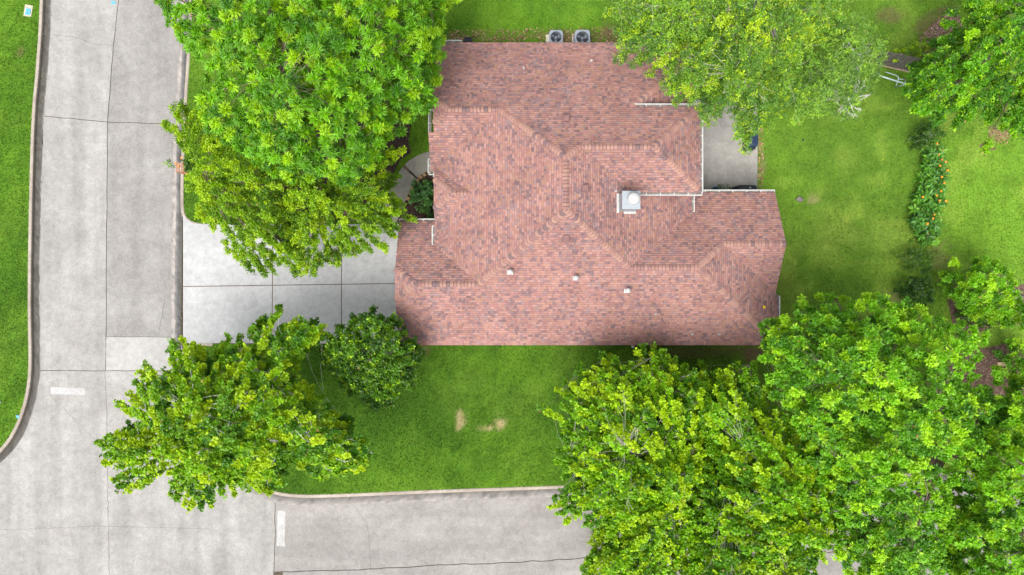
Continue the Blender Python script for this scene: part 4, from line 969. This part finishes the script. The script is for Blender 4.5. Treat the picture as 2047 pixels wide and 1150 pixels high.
for a in [
 ('ash_tree', 'huge bright green tree with spiky tufts between street and roof corner', 'tree', T1, (620, 160), 5.0, 11.0, ASH, 1, (), None, 0.3),
 ('elm_tree', 'small-leaved yellow green tree behind the brick mailbox pillar by the kerb', 'tree', T2a, (470, 380), 3.0, 6.6, ELM, 2, ((585, 452, 9, 9),), None, 0.17),
 ('elm_tree', 'small-leaved yellow green tree overhanging driveway beside garage roof', 'tree', T2b, (690, 420), 3.0, 6.8, ELM, 3, (), None, 0.17),
 ('sycamore_tree', 'open-crowned yellow green tree with white branches reaching over the street corner', 'tree', T3, (500, 850), 4.2, 8.6, SYC, 4, ((425, 712, 26, 14), (615, 745, 30, 26), (660, 770, 26, 24)), None, 0.2),
 ('evergreen_tree', 'compact dark green tree between driveway and garage roof corner', 'tree', T3b, (740, 720), 3.3, 6.2, DARK, 5, (), None, 0.14),
 ('maple_tree', 'bright yellow green maple at the right end of the front lawn', 'tree', T4a, (1300, 900), 4.0, 8.4, MAP, 6, (), None, 0.22),
 ('maple_tree', 'yellow green maple between the lawn maple and the largest oak', 'tree', T4b, (1520, 980), 4.2, 9.0, var(MAP, pal=((0.060, 0.195, 0.006), (0.203, 0.463, 0.006), (0.381, 0.594, 0.007))), 7, ((1400, 1030, 22, 18),), None, 0.2),
 ('oak_tree', 'huge bright green oak filling the lower right corner', 'tree', T5, (1760, 850), 4.6, 11.8, OAK, 8, ((1690, 1140, 22, 26),), None, 0.3),
 ('oak_tree', 'green oak cut off by the right edge, beside the huge oak', 'tree', T9, (2080, 980), 5.6, 10.6, OAK, 9, (), None, 0.24),
 ('live_oak_tree', 'fine-leaved tree with yellow shoots overhanging the rear roof and patio', 'tree', T6, (1470, 60), 5.2, 10.8, LIVE, 10, (), None, 0.28),
 ('willow_tree', 'thin pale green tree with bare white twigs beside the back fence', 'tree', T6b, (1680, 140), 3.4, 5.6, var(LIVE, bark='bark_white', space=0.38, r=0.38, tufts=19, L=0.13, W=0.042, inset=0, wild=0.5, under=0.5, limbs=7, pal=((0.100, 0.210, 0.040), (0.209, 0.407, 0.051), (0.302, 0.538, 0.034)), branch=0.55), 11, (), None, 0.12),
 ('elm_tree', 'dense deep green tree in the upper right corner behind the fence', 'tree', T7, (1980, 90), 3.6, 9.0, var(ELM, yc=0.12, yt=0.2, L=0.125, W=0.07, space=0.44, lobe=1.7, pal=((0.042, 0.155, 0.008), (0.125, 0.375, 0.008), (0.31, 0.60, 0.008)), lobe_amp=2.8, under=0.9), 12, (), None, 0.24),
 ('fruit_tree', 'small pale green leafy tree in the mulch bed at right', 'tree', T8, (1990, 590), 1.5, 4.2, var(OAK, layers=1, L=0.15, W=0.07, space=0.30, r=0.2, lobe=1.2, lobe_amp=0.6, bark='bark_pale'), 13, (), None, 0.08),
]:
    o, n = make_tree(*a); tot += n
def blob(cx_, cy_, rx, ry, seed, n=16):
    rr = random.Random(seed); return [(cx_ + rx * rr.uniform(.8, 1.12) * math.cos(6.2832 * i / n), cy_ + ry * rr.uniform(.8, 1.12) * math.sin(6.2832 * i / n)) for i in range(n)]
SH = dict(layers=1, rim=0, inset=0, limbs=6, lobe=0.8, lobe_amp=0.35, space=0.28, r=0.22, depth=0.25, tufts=7)
for nm, lab, pol, tr, ze, zt, sp, sd_ in [
 ('hydrangea_shrub', 'bluish green leafy shrub in the dark mulch bed by the entry', blob(846, 392, 24, 34, 1), (846, 395), 0.3, 1.0, var(DARK, **SH, L=0.15, W=0.10, pal=((0.06, 0.17, 0.05), (0.11, 0.28, 0.07), (0.19, 0.42, 0.08)))  , 31),
 ('holly_shrub', 'dark green shrub at the top of the flower strip', blob(1856, 272, 30, 24, 2), (1854, 274), 0.4, 1.5, var(DARK, **SH, pal=((0.03, 0.085, 0.014), (0.06, 0.15, 0.016), (0.15, 0.3, 0.02)), new=0.1), 32),
 ('juniper_shrub', 'feathery dark green shrub below the orange flowers', blob(1836, 522, 30, 24, 3), (1834, 522), 0.3, 1.2, var(DARK, **SH, L=0.13, W=0.035, leaves=12, pal=((0.05, 0.12, 0.016), (0.085, 0.20, 0.02), (0.16, 0.31, 0.02)), new=0.1), 33),
 ('boxwood_shrub', 'round blackish green shrub touching the huge oak canopy', blob(1836, 588, 36, 30, 4), (1834, 588), 0.4, 1.6, var(DARK, **SH, pal=((0.022, 0.07, 0.010), (0.045, 0.125, 0.014), (0.11, 0.24, 0.02)), new=0.06), 34),
 ('low_shrub', 'low loose green shrub growing beside the grey fence boards', blob(1822, 108, 26, 22, 5), (1822, 108), 0.3, 1.6, var(ELM, **SH), 35),
 ('low_shrub', 'low green shrub on leaf litter under the dense corner tree', blob(1870, 88, 22, 18, 6), (1868, 88), 0.3, 1.4, var(ELM, **SH), 36),
 ('groundcover_shrub', 'low mid green shrub spreading under the small pale tree', blob(1960, 630, 50, 24, 7), (1960, 630), 0.3, 1.0, var(DARK, **SH, pal=((0.04, 0.11, 0.012), (0.08, 0.19, 0.015), (0.14, 0.28, 0.02))), 37),
 ('low_shrub', 'green shrub half hidden between the dark bed and right oak', blob(2040, 730, 30, 40, 8), (2042, 735), 0.4, 1.7, var(OAK, **SH), 38),
 ('flowering_plant', 'dark leafy plant with orange blooms beside the brick pillar', blob(380, 332, 15, 15, 9), (381, 332), 0.3, 1.0, var(DARK, **SH), 39),
 ('potted_fern', 'small green fern in the blue pot on the patio', blob(1441, 379, 8, 6, 10), (1440, 379), 0.3, 0.7, var(DARK, **SH, L=0.12, W=0.03, pal=((0.04, 0.12, 0.02), (0.08, 0.2, 0.02), (0.14, 0.3, 0.03))), 40),
]:
    o, n = make_tree(nm, lab, 'plant' if 'shrub' not in nm else 'shrub', pol, tr, ze, zt, sp, sd_, (), None, 0.03, ('stem', 'foliage'), 0.15); tot += n

# canna strip: individual broad-leaved plants, some with orange blooms
def petals(root, pts, s=0.09, col=(0.78, 0.27, 0.02)):
    r = np.random.default_rng(len(pts) * 7 + int(abs(root.location.x) * 50)); V = []; F = []; C = []
    for p in pts:
        for k in range(7):
            a = 6.2832 * k / 7 + r.uniform(0, 0.5); d = np.array((math.cos(a), math.sin(a), r.uniform(0.0, 0.7))); q = np.array((-math.sin(a), math.cos(a), 0)); b = np.array(p); n = len(V); L = s * r.uniform(0.8, 1.3)
            V += [b, b + d * L * .6 + q * L * .35, b + d * L, b + d * L * .6 - q * L * .35]; F += [(n, n + 1, n + 2), (n, n + 2, n + 3)]; c = np.array(col) * r.uniform(0.8, 1.2); C += [c] * 4
    link_mesh('flower', tri_mesh('flower', np.array(V), np.array(F), np.clip(np.array(C), 0, 1)), M['petal'], root)
CAN = dict(mat='leaf_dark', bark='bark_brown', L=0.30, W=0.12, leaves=8, theta=58, droop=0.18, spray=0.25, wild=0.2, fold=0.2, pal=((0.06, 0.19, 0.03), (0.12, 0.34, 0.03), (0.22, 0.48, 0.03)), new=0.2)
strip = [(1838, 292), (1836, 345), (1822, 395), (1812, 430), (1816, 470), (1842, 494), (1860, 470), (1866, 420), (1874, 375), (1874, 330), (1862, 293)]
rC = np.random.default_rng(88); cp = poisson_px(strip, (), 10.0, rC, 3000)
for i, (x, y) in enumerate(cp):
    b = P(x, y, 0.0); hgt = rC.uniform(0.5, 0.95); fl = rC.random() < (0.55 if x > 1848 else 0.14)
    T = np.array([(rC.normal(0, .06), rC.normal(0, .06), hgt * q) for q in (0.5, 0.8, 1.0)]); A = norm(np.array([(rC.normal(0, .2), rC.normal(0, .2), 1.0) for _ in range(3)]))
    V, F, C = leaf_cloud(T, A, CAN, rC, rC.uniform(0, 1, 3))
    o = empty('canna_lily', b, ('broad-leaved canna lily with orange bloom in the garden strip' if fl else 'broad-leaved green canna lily without bloom in the garden strip'), 'flower', 'flowering canna lilies' if fl else 'leafy canna lilies')
    link_mesh('leaves', tri_mesh('leaves', V, F, C), M['leaf_dark'], o)
    st = MB(); st.tube([(0, 0, -0.02), (0.01, 0, hgt * .6), (0, 0.01, hgt + 0.12)], [0.018, 0.014, 0.008], 5); st.build('stem', M['leaf_dark'] if False else M['bark_brown'], o)
    if fl: petals(o, [(0, 0, hgt + 0.16)], 0.06)
for i, (x, y) in enumerate([(1868, 325), (1873, 338), (1882, 404), (1870, 437), (1853, 445), (1848, 491)]):
    b = P(x, y, 0.0); o = empty('marigold', b, 'single small orange flower in the grass right of the strip', 'flower', 'orange flowers in the grass')
    petals(o, [(0, 0, 0.42)], 0.075); st = MB(); st.tube([(0, 0, -0.02), (0.01, 0, 0.2), (0, 0, 0.42)], [0.01, 0.008, 0.006], 5); st.build('stem', M['bark_brown'], o)
fp = [o for o in bpy.data.objects if o.name == 'flowering_plant'][0]
petals(fp, [(0.05, 0.22, 1.12), (-0.3, -0.05, 1.05), (-0.12, -0.2, 1.05)], 0.06)

# ------------------------------------------------------------------ small things
def ac_unit(px, py, label, size, rz):
    p = P(px, py, 0.8); o = empty('air_conditioner', (p.x, p.y, 0.0), label, 'air conditioner', 'condenser units behind the house', rz); s = size / 2; c = 0.09
    def octa(k): return [(-k + c, -k), (k - c, -k), (k, -k + c), (k, k - c), (k - c, k), (-k + c, k), (-k, k - c), (-k, -k + c)]
    m = MB(); m.prism(octa(s - 0.02), 0.06, 0.5); m.build('coil_cabinet', M['acdark'], o)
    for k in range(6):
        m = MB(); m.prism(octa(s - 0.005), 0.12 + k * 0.065, 0.145 + k * 0.065); m.build('louvre', M['acgrey'], o)
    m = MB(); m.prism([(x * 1.04, y * 1.04) for x, y in octa(s)], -0.02, 0.06); m.build('base_pan', M['acgrey'], o)
    # top: square frame around a round opening
    m = MB(); R = s * 0.84; n = 32; oc = octa(s + 0.012); ring = [(R * math.cos(6.2832 * i / n), R * math.sin(6.2832 * i / n)) for i in range(n)]; outer = []
    for i in range(n):
        a = 6.2832 * i / n; t = min((s + 0.012) / max(abs(math.cos(a)), 1e-6), (s + 0.012) / max(abs(math.sin(a)), 1e-6)); x, y = t * math.cos(a), t * math.sin(a)
        k = abs(x) + abs(y); lim = 2 * (s + 0.012) - c
        if k > lim: x *= lim / k; y *= lim / k
        outer.append((x, y))
    vs = [(x, y, 0.80) for x, y in ring] + [(x, y, 0.79) for x, y in outer] + [(x, y, 0.70) for x, y in outer] + [(x * .98, y * .98, 0.56) for x, y in ring]
    fs = []
    for i in range(n):
        j = (i + 1) % n; fs += [(i, n + i, n + j, j), (n + i, 2 * n + i, 2 * n + j, n + j), (i, j, 3 * n + j, 3 * n + i)]
    m.add(vs, fs); m.build('top_panel', M['acgrey'], o)
    m = MB(); m.lathe((0, 0, 0.55), [(R * .98, 0.0), (R * .98, 0.004)], 32); m.build('fan_well', M['acdark'], o)
    m = MB(); m.lathe((0, 0, 0.56), [(0.09, 0), (0.09, 0.12), (0.07, 0.15), (0, 0.16)], 18); m.build('fan_hub', M['blade'], o, True)
    for k in range(3):
        m = MB(); a0 = 2.0944 * k + 0.4; vs = []
        for i in range(5):
            rr = 0.08 + (R * 0.9 - 0.08) * i / 4
            for j in range(4):
                a = a0 + (0.8 if i else 0.5) * (j / 3 - 0.5) + 0.12 * i / 4; vs.append((rr * math.cos(a), rr * math.sin(a), 0.63 + 0.07 * (j / 3 - 0.5)))
        m.add(vs, [(i * 4 + j, i * 4 + 4 + j, i * 4 + 5 + j, i * 4 + 1 + j) for i in range(4) for j in range(3)]); m.build('fan_blade', M['blade'], o)
    m = MB()
    for q in (0.35, 0.6, 0.85):
        m.tube([(R * q * math.cos(6.2832 * i / 24), R * q * math.sin(6.2832 * i / 24), 0.80 + 0.03 * (1 - q)) for i in range(25)], 0.004, 4)
    for k in range(6):
        a = 1.0472 * k; m.tube([(0.05 * math.cos(a), 0.05 * math.sin(a), 0.832), (R * math.cos(a), R * math.sin(a), 0.80)], 0.004, 4)
    m.build('wire_guard', M['acdark'], o)
    m = MB(); m.box((0, 0, -0.01), (size + 0.2, size + 0.2, 0.08)); m.build('pad', M['paleconc'], o)
ac_unit(1111.5, 74, 'grey condenser with bright fan blade, nearest the cream box', 0.70, 0.0)
ac_unit(1164.5, 75, 'bluish grey square condenser nearest the overhanging tree', 0.78, 0.02)
p = P(1096.5, 79, 0.5); o = empty('utility_box', (p.x, p.y, 0), 'narrow cream utility box beside an air conditioner', 'box')
m = MB(); m.box((0, 0, 0.25), (0.24, 0.46, 0.5)); m.build('case', M['cream'], o); m = MB(); m.box((0, 0, 0.51), (0.27, 0.49, 0.03)); m.build('lid', M['cream'], o)
p = P(935, 82, 0.55); o = empty('compost_bin', (p.x, p.y, 0), 'black square plastic bin with round lid behind the roof edge', 'bin')
m = MB(); m.box((0, 0, 0.26), (0.44, 0.44, 0.54), taper=0.96); m.build('tub', M['black'], o); m = MB(); m.lathe((0.02, 0, 0.53), [(0.185, 0), (0.185, 0.05), (0.15, 0.055), (0.14, 0.03), (0.07, 0.03), (0.06, 0.06), (0, 0.065)], 24); m.build('lid', M['cover'], o)

# brick mailbox pillar, brick by brick
p = P(362, 335, 0.9); pil = empty('mailbox_pillar', (p.x, p.y, 0), 'small orange brick mailbox pillar at the kerb under the trees', 'pillar')
m = MB(); m.box((0, 0, 0.44), (0.46, 0.46, 1.08)); m.build('mortar_core', M['mortar'], pil)
bm_ = MB(); bm_.box((0, 0, 0), (0.20, 0.070, 0.06)); bme = bm_.mesh('brick'); bme.materials.append(M['pillar_brick'])
def brick(x, y, z, rz=0.0):
    o = bpy.data.objects.new('brick', bme); COL.objects.link(o); o.parent = pil; o.location = (x, y, z); o.rotation_euler = (0, 0, rz)
for k in range(13):
    z = -0.06 + k * 0.075; sft = 0.04 if k % 2 else -0.04
    for side in range(4):
        a = side * math.pi / 2
        for q in (-0.11, 0.11):
            lx, ly = q + sft * 0.4, -0.212; brick(lx * math.cos(a) - ly * math.sin(a), lx * math.sin(a) + ly * math.cos(a), z, a)
for iy in range(5):
    for ix in (-0.13, 0.13): brick(ix, -0.21 + iy * 0.105, 0.985)
m = MB(); m.box((-0.26, 0, 0.62), (0.04, 0.2, 0.24)); m.build('mailbox_door', M['black'], pil)

# covered barbecue, pot, navy cover
def soft_cover(name, part, loc, size, label, cat, mat, seed, rz=0.0, sag=0.06, extra=None):
    o = empty(name, loc, label, cat, None, rz); r = random.Random(seed); n = 36; lev = [(0.0, 1.06), (0.25, 1.03), (0.6, 0.98), (0.86, 0.96), (0.96, 0.86), (1.0, 0.6), (1.01, 0.2)]; m = MB(); vs = []
    ph = [r.uniform(0, 6) for _ in range(4)]
    for t, s in lev:
        for i in range(n):
            a = 6.2832 * i / n; e = 0.35; cx_ = math.copysign(abs(math.cos(a)) ** e, math.cos(a)); sy = math.copysign(abs(math.sin(a)) ** e, math.sin(a))
            w = 1 + sag * (1 - t) * math.sin(7 * a + ph[0]) + sag * 0.6 * (1 - t) * math.sin(13 * a + ph[1])
            vs.append((cx_ * size[0] / 2 * s * w, sy * size[1] / 2 * s * w, size[2] * t + (0.05 * math.sin(2.2 * cx_ + ph[2]) if t > 0.9 else 0)))
    k = len(lev); fs = [(i * n + j, i * n + (j + 1) % n, (i + 1) * n + (j + 1) % n, (i + 1) * n + j) for i in range(k - 1) for j in range(n)] + [tuple(range((k - 1) * n, k * n)), tuple(range(n - 1, -1, -1))]
    m.add(vs, fs); m.build(part, mat, o, True); return o
p = P(1494, 381, 1.1); gr = soft_cover('covered_barbecue', 'cover', (p.x, p.y, 0.04), (1.15, 0.62, 1.12), 'barbecue under a black fabric cover against the rear roof', 'barbecue', M['cover'], 3)
m = MB(); m.box((0.12, 0.14, 1.14), (0.09, 0.05, 0.02)); m.build('label_patch', M['white'], gr)
m = MB(); m.box((-0.72, -0.06, 0.86), (0.3, 0.4, 0.05)); m.build('side_shelf', M['cover'], gr)
p = P(1505, 266, 0.8); nv = soft_cover('patio_chest', 'lid', (p.x, p.y, 0.04), (0.62, 1.5, 0.8), 'dark navy patio chest at the patio edge under branches', 'chest', M['navy'], 4, 0.04, 0.02)
m = MB(); m.box((-0.05, -0.78, 0.3), (0.5, 0.05, 0.5)); m.build('side_panel', M['black'], nv)
p = P(1430, 380, 0.4); o = empty('plant_pot', (p.x, p.y, 0.04), 'small blue glazed pot at the lower patio edge', 'pot')
m = MB(); m.lathe((0, 0, 0), [(0.11, 0), (0.16, 0.2), (0.17, 0.34), (0.19, 0.35), (0.19, 0.39), (0.155, 0.39), (0.14, 0.3), (0, 0.3)], 22); m.build('body', M['pot'], o, True)
m = MB(); m.lathe((0, 0, 0.31), [(0.14, 0), (0.13, 0.02), (0, 0.03)], 14); m.build('soil', M['mulchbase'], o)

# back fence: every board is a piece
fa, fb = P(1690, 116, 0), P(1905, 163, 0); fd = (fb - fa); fl_ = fd.length; fd.normalize(); ang = math.atan2(fd.y, fd.x)
fo = empty('board_fence', fa, 'weathered grey board fence showing between the trees at upper right', 'fence', None, ang)
fm = MB(); fm.prism([(-0.066, -0.01), (0.066, -0.01), (0.066, 0.012), (-0.066, 0.012)], 0.03, 1.78); fme = fm.mesh('board'); fme.materials.append(M['fence'])
nb = int(fl_ / 0.142); rf = random.Random(5)
for i in range(nb):
    o = bpy.data.objects.new('board', fme); COL.objects.link(o); o.parent = fo; o.location = (0.07 + i * 0.142, rf.uniform(-.008, .008), rf.uniform(-0.02, 0.03)); o.rotation_euler = (rf.uniform(-.01, .01), rf.uniform(-.01, .01), 0)
for z in (0.12, 0.95, 1.6):
    m = MB(); m.box((fl_ / 2, 0.042 if z > .2 else -0.05, z), (fl_, 0.05, 0.09)); m.build('rail', M['rail'], fo)
for i in range(4):
    m = MB(); m.box((0.3 + i * (fl_ - 0.6) / 3, 0.07, 0.85), (0.09, 0.09, 1.75)); m.build('post', M['fence'], fo)

# old pipe swing frame
b = P(1797, 163, 0); sw = empty('swing_frame', b, 'pale blue metal pipe swing frame beside the fence', 'swing')
def rel(px, py, z): return P(px, py, z) - b
for nm, pts, rd in [('top_bar', [rel(1756, 151, 1.7), rel(1785, 160, 1.7), rel(1811, 168, 1.7)], 0.038), ('leg', [rel(1811, 168, 1.7), rel(1800, 172, 0.8), rel(1789, 175, 0.0)], 0.03),
                    ('leg', [rel(1811, 168, 1.7), rel(1809, 160, 0.7), rel(1807, 156, 0.0)], 0.028), ('leg', [rel(1756, 151, 1.7), rel(1752, 158, 0.8), rel(1748, 162, 0.0)], 0.03), ('leg', [rel(1756, 151, 1.7), rel(1757, 146, 0.8), rel(1758, 143, 0.0)], 0.028),
                    ('glider_rail', [rel(1770, 144, 0.6), rel(1792, 151, 0.6), rel(1796, 154, 0.6), rel(1795, 162, 0.5), rel(1791, 172, 0.4)], 0.026), ('cross_bar', [rel(1797, 158, 0.5), rel(1808, 159, 0.5)], 0.02)]:
    m = MB(); m.tube(pts, rd, 8); m.build(nm, M['pipe'], sw, True)

def rock(name, loc, size, label, cat, mat, seed, pts=14):
    r = random.Random(seed); bm = bmesh.new()
    for _ in range(pts):
        a = r.uniform(0, 6.28); t = r.random(); bm.verts.new((math.cos(a) * size[0] / 2 * (1 - 0.35 * t) * r.uniform(.75, 1), math.sin(a) * size[1] / 2 * (1 - .35 * t) * r.uniform(.75, 1), size[2] * t - 0.03))
    bmesh.ops.convex_hull(bm, input=bm.verts); me = bpy.data.meshes.new(name); bm.to_mesh(me); bm.free(); o = link_mesh(name, me, mat, None, loc); return tag(o, label, cat)
rock('boulder', P(1597, 399, 0), (0.52, 0.42, 0.30), 'angular grey rock lying on the lawn right of the house', 'rock', M['stone'], 4, 11)
# splintered stump
b = P(1971, 297, 0); st = empty('tree_stump', b, 'splintered brown tree stump alone in the right lawn', 'stump'); m = MB(); r5 = random.Random(8); n = 14
prof = [(0.30, -0.05), (0.24, 0.12), (0.22, 0.28)]; vs = []
for q, (rr, z) in enumerate(prof):
    for i in range(n):
        a = 6.2832 * i / n; k = 1 + 0.25 * math.cos(3 * a + 0.6); vs.append((rr * k * math.cos(a), rr * k * math.sin(a), z + (r5.uniform(0, 0.16) if q == 2 else 0)))
m.add(vs + [(0, 0, 0.16)], [(i * n + j, i * n + (j + 1) % n, (i + 1) * n + (j + 1) % n, (i + 1) * n + j) for i in range(2) for j in range(n)] + [(2 * n + j, 2 * n + (j + 1) % n, 3 * n) for j in range(n)]); m.build('trunk_base', M['stump'], st)
for a in (0.5, 2.7, 4.6):
    m = MB(); m.tube([(0.12 * math.cos(a), 0.12 * math.sin(a), 0.1), (0.3 * math.cos(a), 0.3 * math.sin(a), 0.03), (0.46 * math.cos(a), 0.46 * math.sin(a), -0.02)], [0.10, 0.06, 0.02], 7); m.build('root', M['stump'], st)
# plank in the mulch bed, fallen white branch over it
b = P(2003, 728, 0.06); o = link_mesh('plank', (lambda q: (q.box((0, 0, 0.03), (0.55, 0.24, 0.05), 0.1), q.mesh('plank'))[1])(MB()), M['plank'], None, b); tag(o, 'pale short timber plank lying in the rear mulch bed', 'plank')
# stone edging round the front bed
el = offset_line(wl, -0.60 if offset_line(wl, -0.6)[wi][0] > wl[wi][0] else 0.60); acc = 0; last = None; k = 0
eo = empty('stone_edging', P(815, 362, 0), 'row of tan stones edging the walk beside the dark mulch bed', 'edging')
for i in range(1, len(el)):
    a_, b_ = Vector(el[i - 1]), Vector(el[i]); acc += (b_ - a_).length
    if acc > 0.22 and Y(400) < b_.y < Y(329):
        acc = 0; t = (b_ - a_); rr = random.Random(i); m = MB(eo.location)
        m.box((b_.x, b_.y, 0.06), (rr.uniform(.17, .23), rr.uniform(.15, .22), rr.uniform(.09, .13)), math.atan2(t.y, t.x) + rr.uniform(-.2, .2), taper=0.8); m.build('stone', M['edging'], eo)
# meter boxes, caps, bits
p = P(57, 22, 0); o = empty('meter_box', p, 'blue lidded water meter box in the left grass verge', 'meter box')
m = MB(); m.box((0, 0, 0.0), (0.42, 0.62, 0.06), -0.15); m.build('rim', M['paleconc'], o); m = MB(); m.box((0.0, -0.06, 0.035), (0.26, 0.34, 0.03), -0.15); m.build('lid', M['bluebox'], o)
m = MB(); m.prism(PX([(223, 2), (231, 3), (230, 9), (222, 8)], ZR), ZR + 0.001, ZR + 0.006); m.build('survey_mark', M['bluebox'], road_o)
m = MB(); m.prism(PX([(36, 829), (43, 830), (42, 836), (37, 834)], ZR), 0.026, 0.036); m.build('survey_mark', M['bluebox'], road_o)
p = P(1264, 692, 0); o = empty('cleanout_cap', p, 'small round white drain cap beside the lower roof edge', 'drain cap'); m = MB(); m.lathe((0, 0, -0.02), [(0.06, 0), (0.06, 0.16), (0.085, 0.165), (0.085, 0.21), (0.05, 0.22), (0, 0.22)], 18); m.build('cap', M['white_cap'], o, True)
p = P(1605, 280, 0); o = empty('sprinkler_head', p, 'tiny black sprinkler head in the lawn right of the patio', 'sprinkler'); m = MB(); m.lathe((0, 0, -0.02), [(0.05, 0), (0.05, 0.08), (0.03, 0.1), (0, 0.1)], 12); m.build('cap', M['black'], o)
p = P(1, 804, 0); o = empty('sprinkler_head', p, 'tiny white sprinkler head at the far left edge of the verge', 'sprinkler'); m = MB(); m.lathe((0, 0, -0.02), [(0.06, 0), (0.06, 0.1), (0.03, 0.12), (0, 0.12)], 12); m.build('cap', M['white_cap'], o)
# loose leaves on the roof and dead white twigs at the thin tree
def flat_leaf(px, py, s, col, label):
    p = roof_at(px, py); m = MB((p.x, p.y, p.z)); m.c = []; m.add([(p.x + s * math.cos(a) * (1 if i % 2 else .45), p.y + s * math.sin(a) * (1 if i % 2 else .45), p.z + 0.045) for i, a in enumerate([k * 0.6283 for k in range(10)])], [tuple(range(10))], col); o = m.build('fallen_leaf', M['petal']); tag(o, label, 'leaf')
flat_leaf(1527, 614, 0.12, (0.75, 0.50, 0.03), 'single yellow leaf lying on the right roof slope')
b = P(1692, 215, 0); root = empty('dead_branch_shrub', b, 'bare bleached white branches standing at the tip of the pale tree', 'branches'); m = MB(b); rr = random.Random(3)
def twig_rec(p, d, L, r0, dep):
    e = p + d * L; m.tube([p, p.lerp(e, .5) + Vector((rr.uniform(-.06, .06), rr.uniform(-.06, .06), 0.02)), e], [r0, r0 * .8, r0 * .6], 5, caps=False)
    if dep:
        for k in range(3 if dep > 1 else 4):
            a = rr.uniform(-1.0, 1.0); dd = Vector((d.x * math.cos(a) - d.y * math.sin(a), d.x * math.sin(a) + d.y * math.cos(a), d.z * .4 + rr.uniform(-.1, .25))).normalized(); twig_rec(p.lerp(e, rr.uniform(.45, 1)), dd, L * rr.uniform(.5, .8), r0 * .55, dep - 1)
m.tube([b, b + Vector((0.0, 0.02, 2.4)), P(1697, 197, 4.5)], [0.05, 0.045, 0.03], 7)
for dv_ in ((-0.5, -0.8, 0.2), (0.3, -0.95, 0.1), (0.5, 0.5, .3), (-.7, .1, .2)): twig_rec(P(1697, 199, 4.45), Vector(dv_).normalized(), 0.46, 0.022, 3)
m.build('branches', M['bark_white'], root)
print('leaf tris', tot)
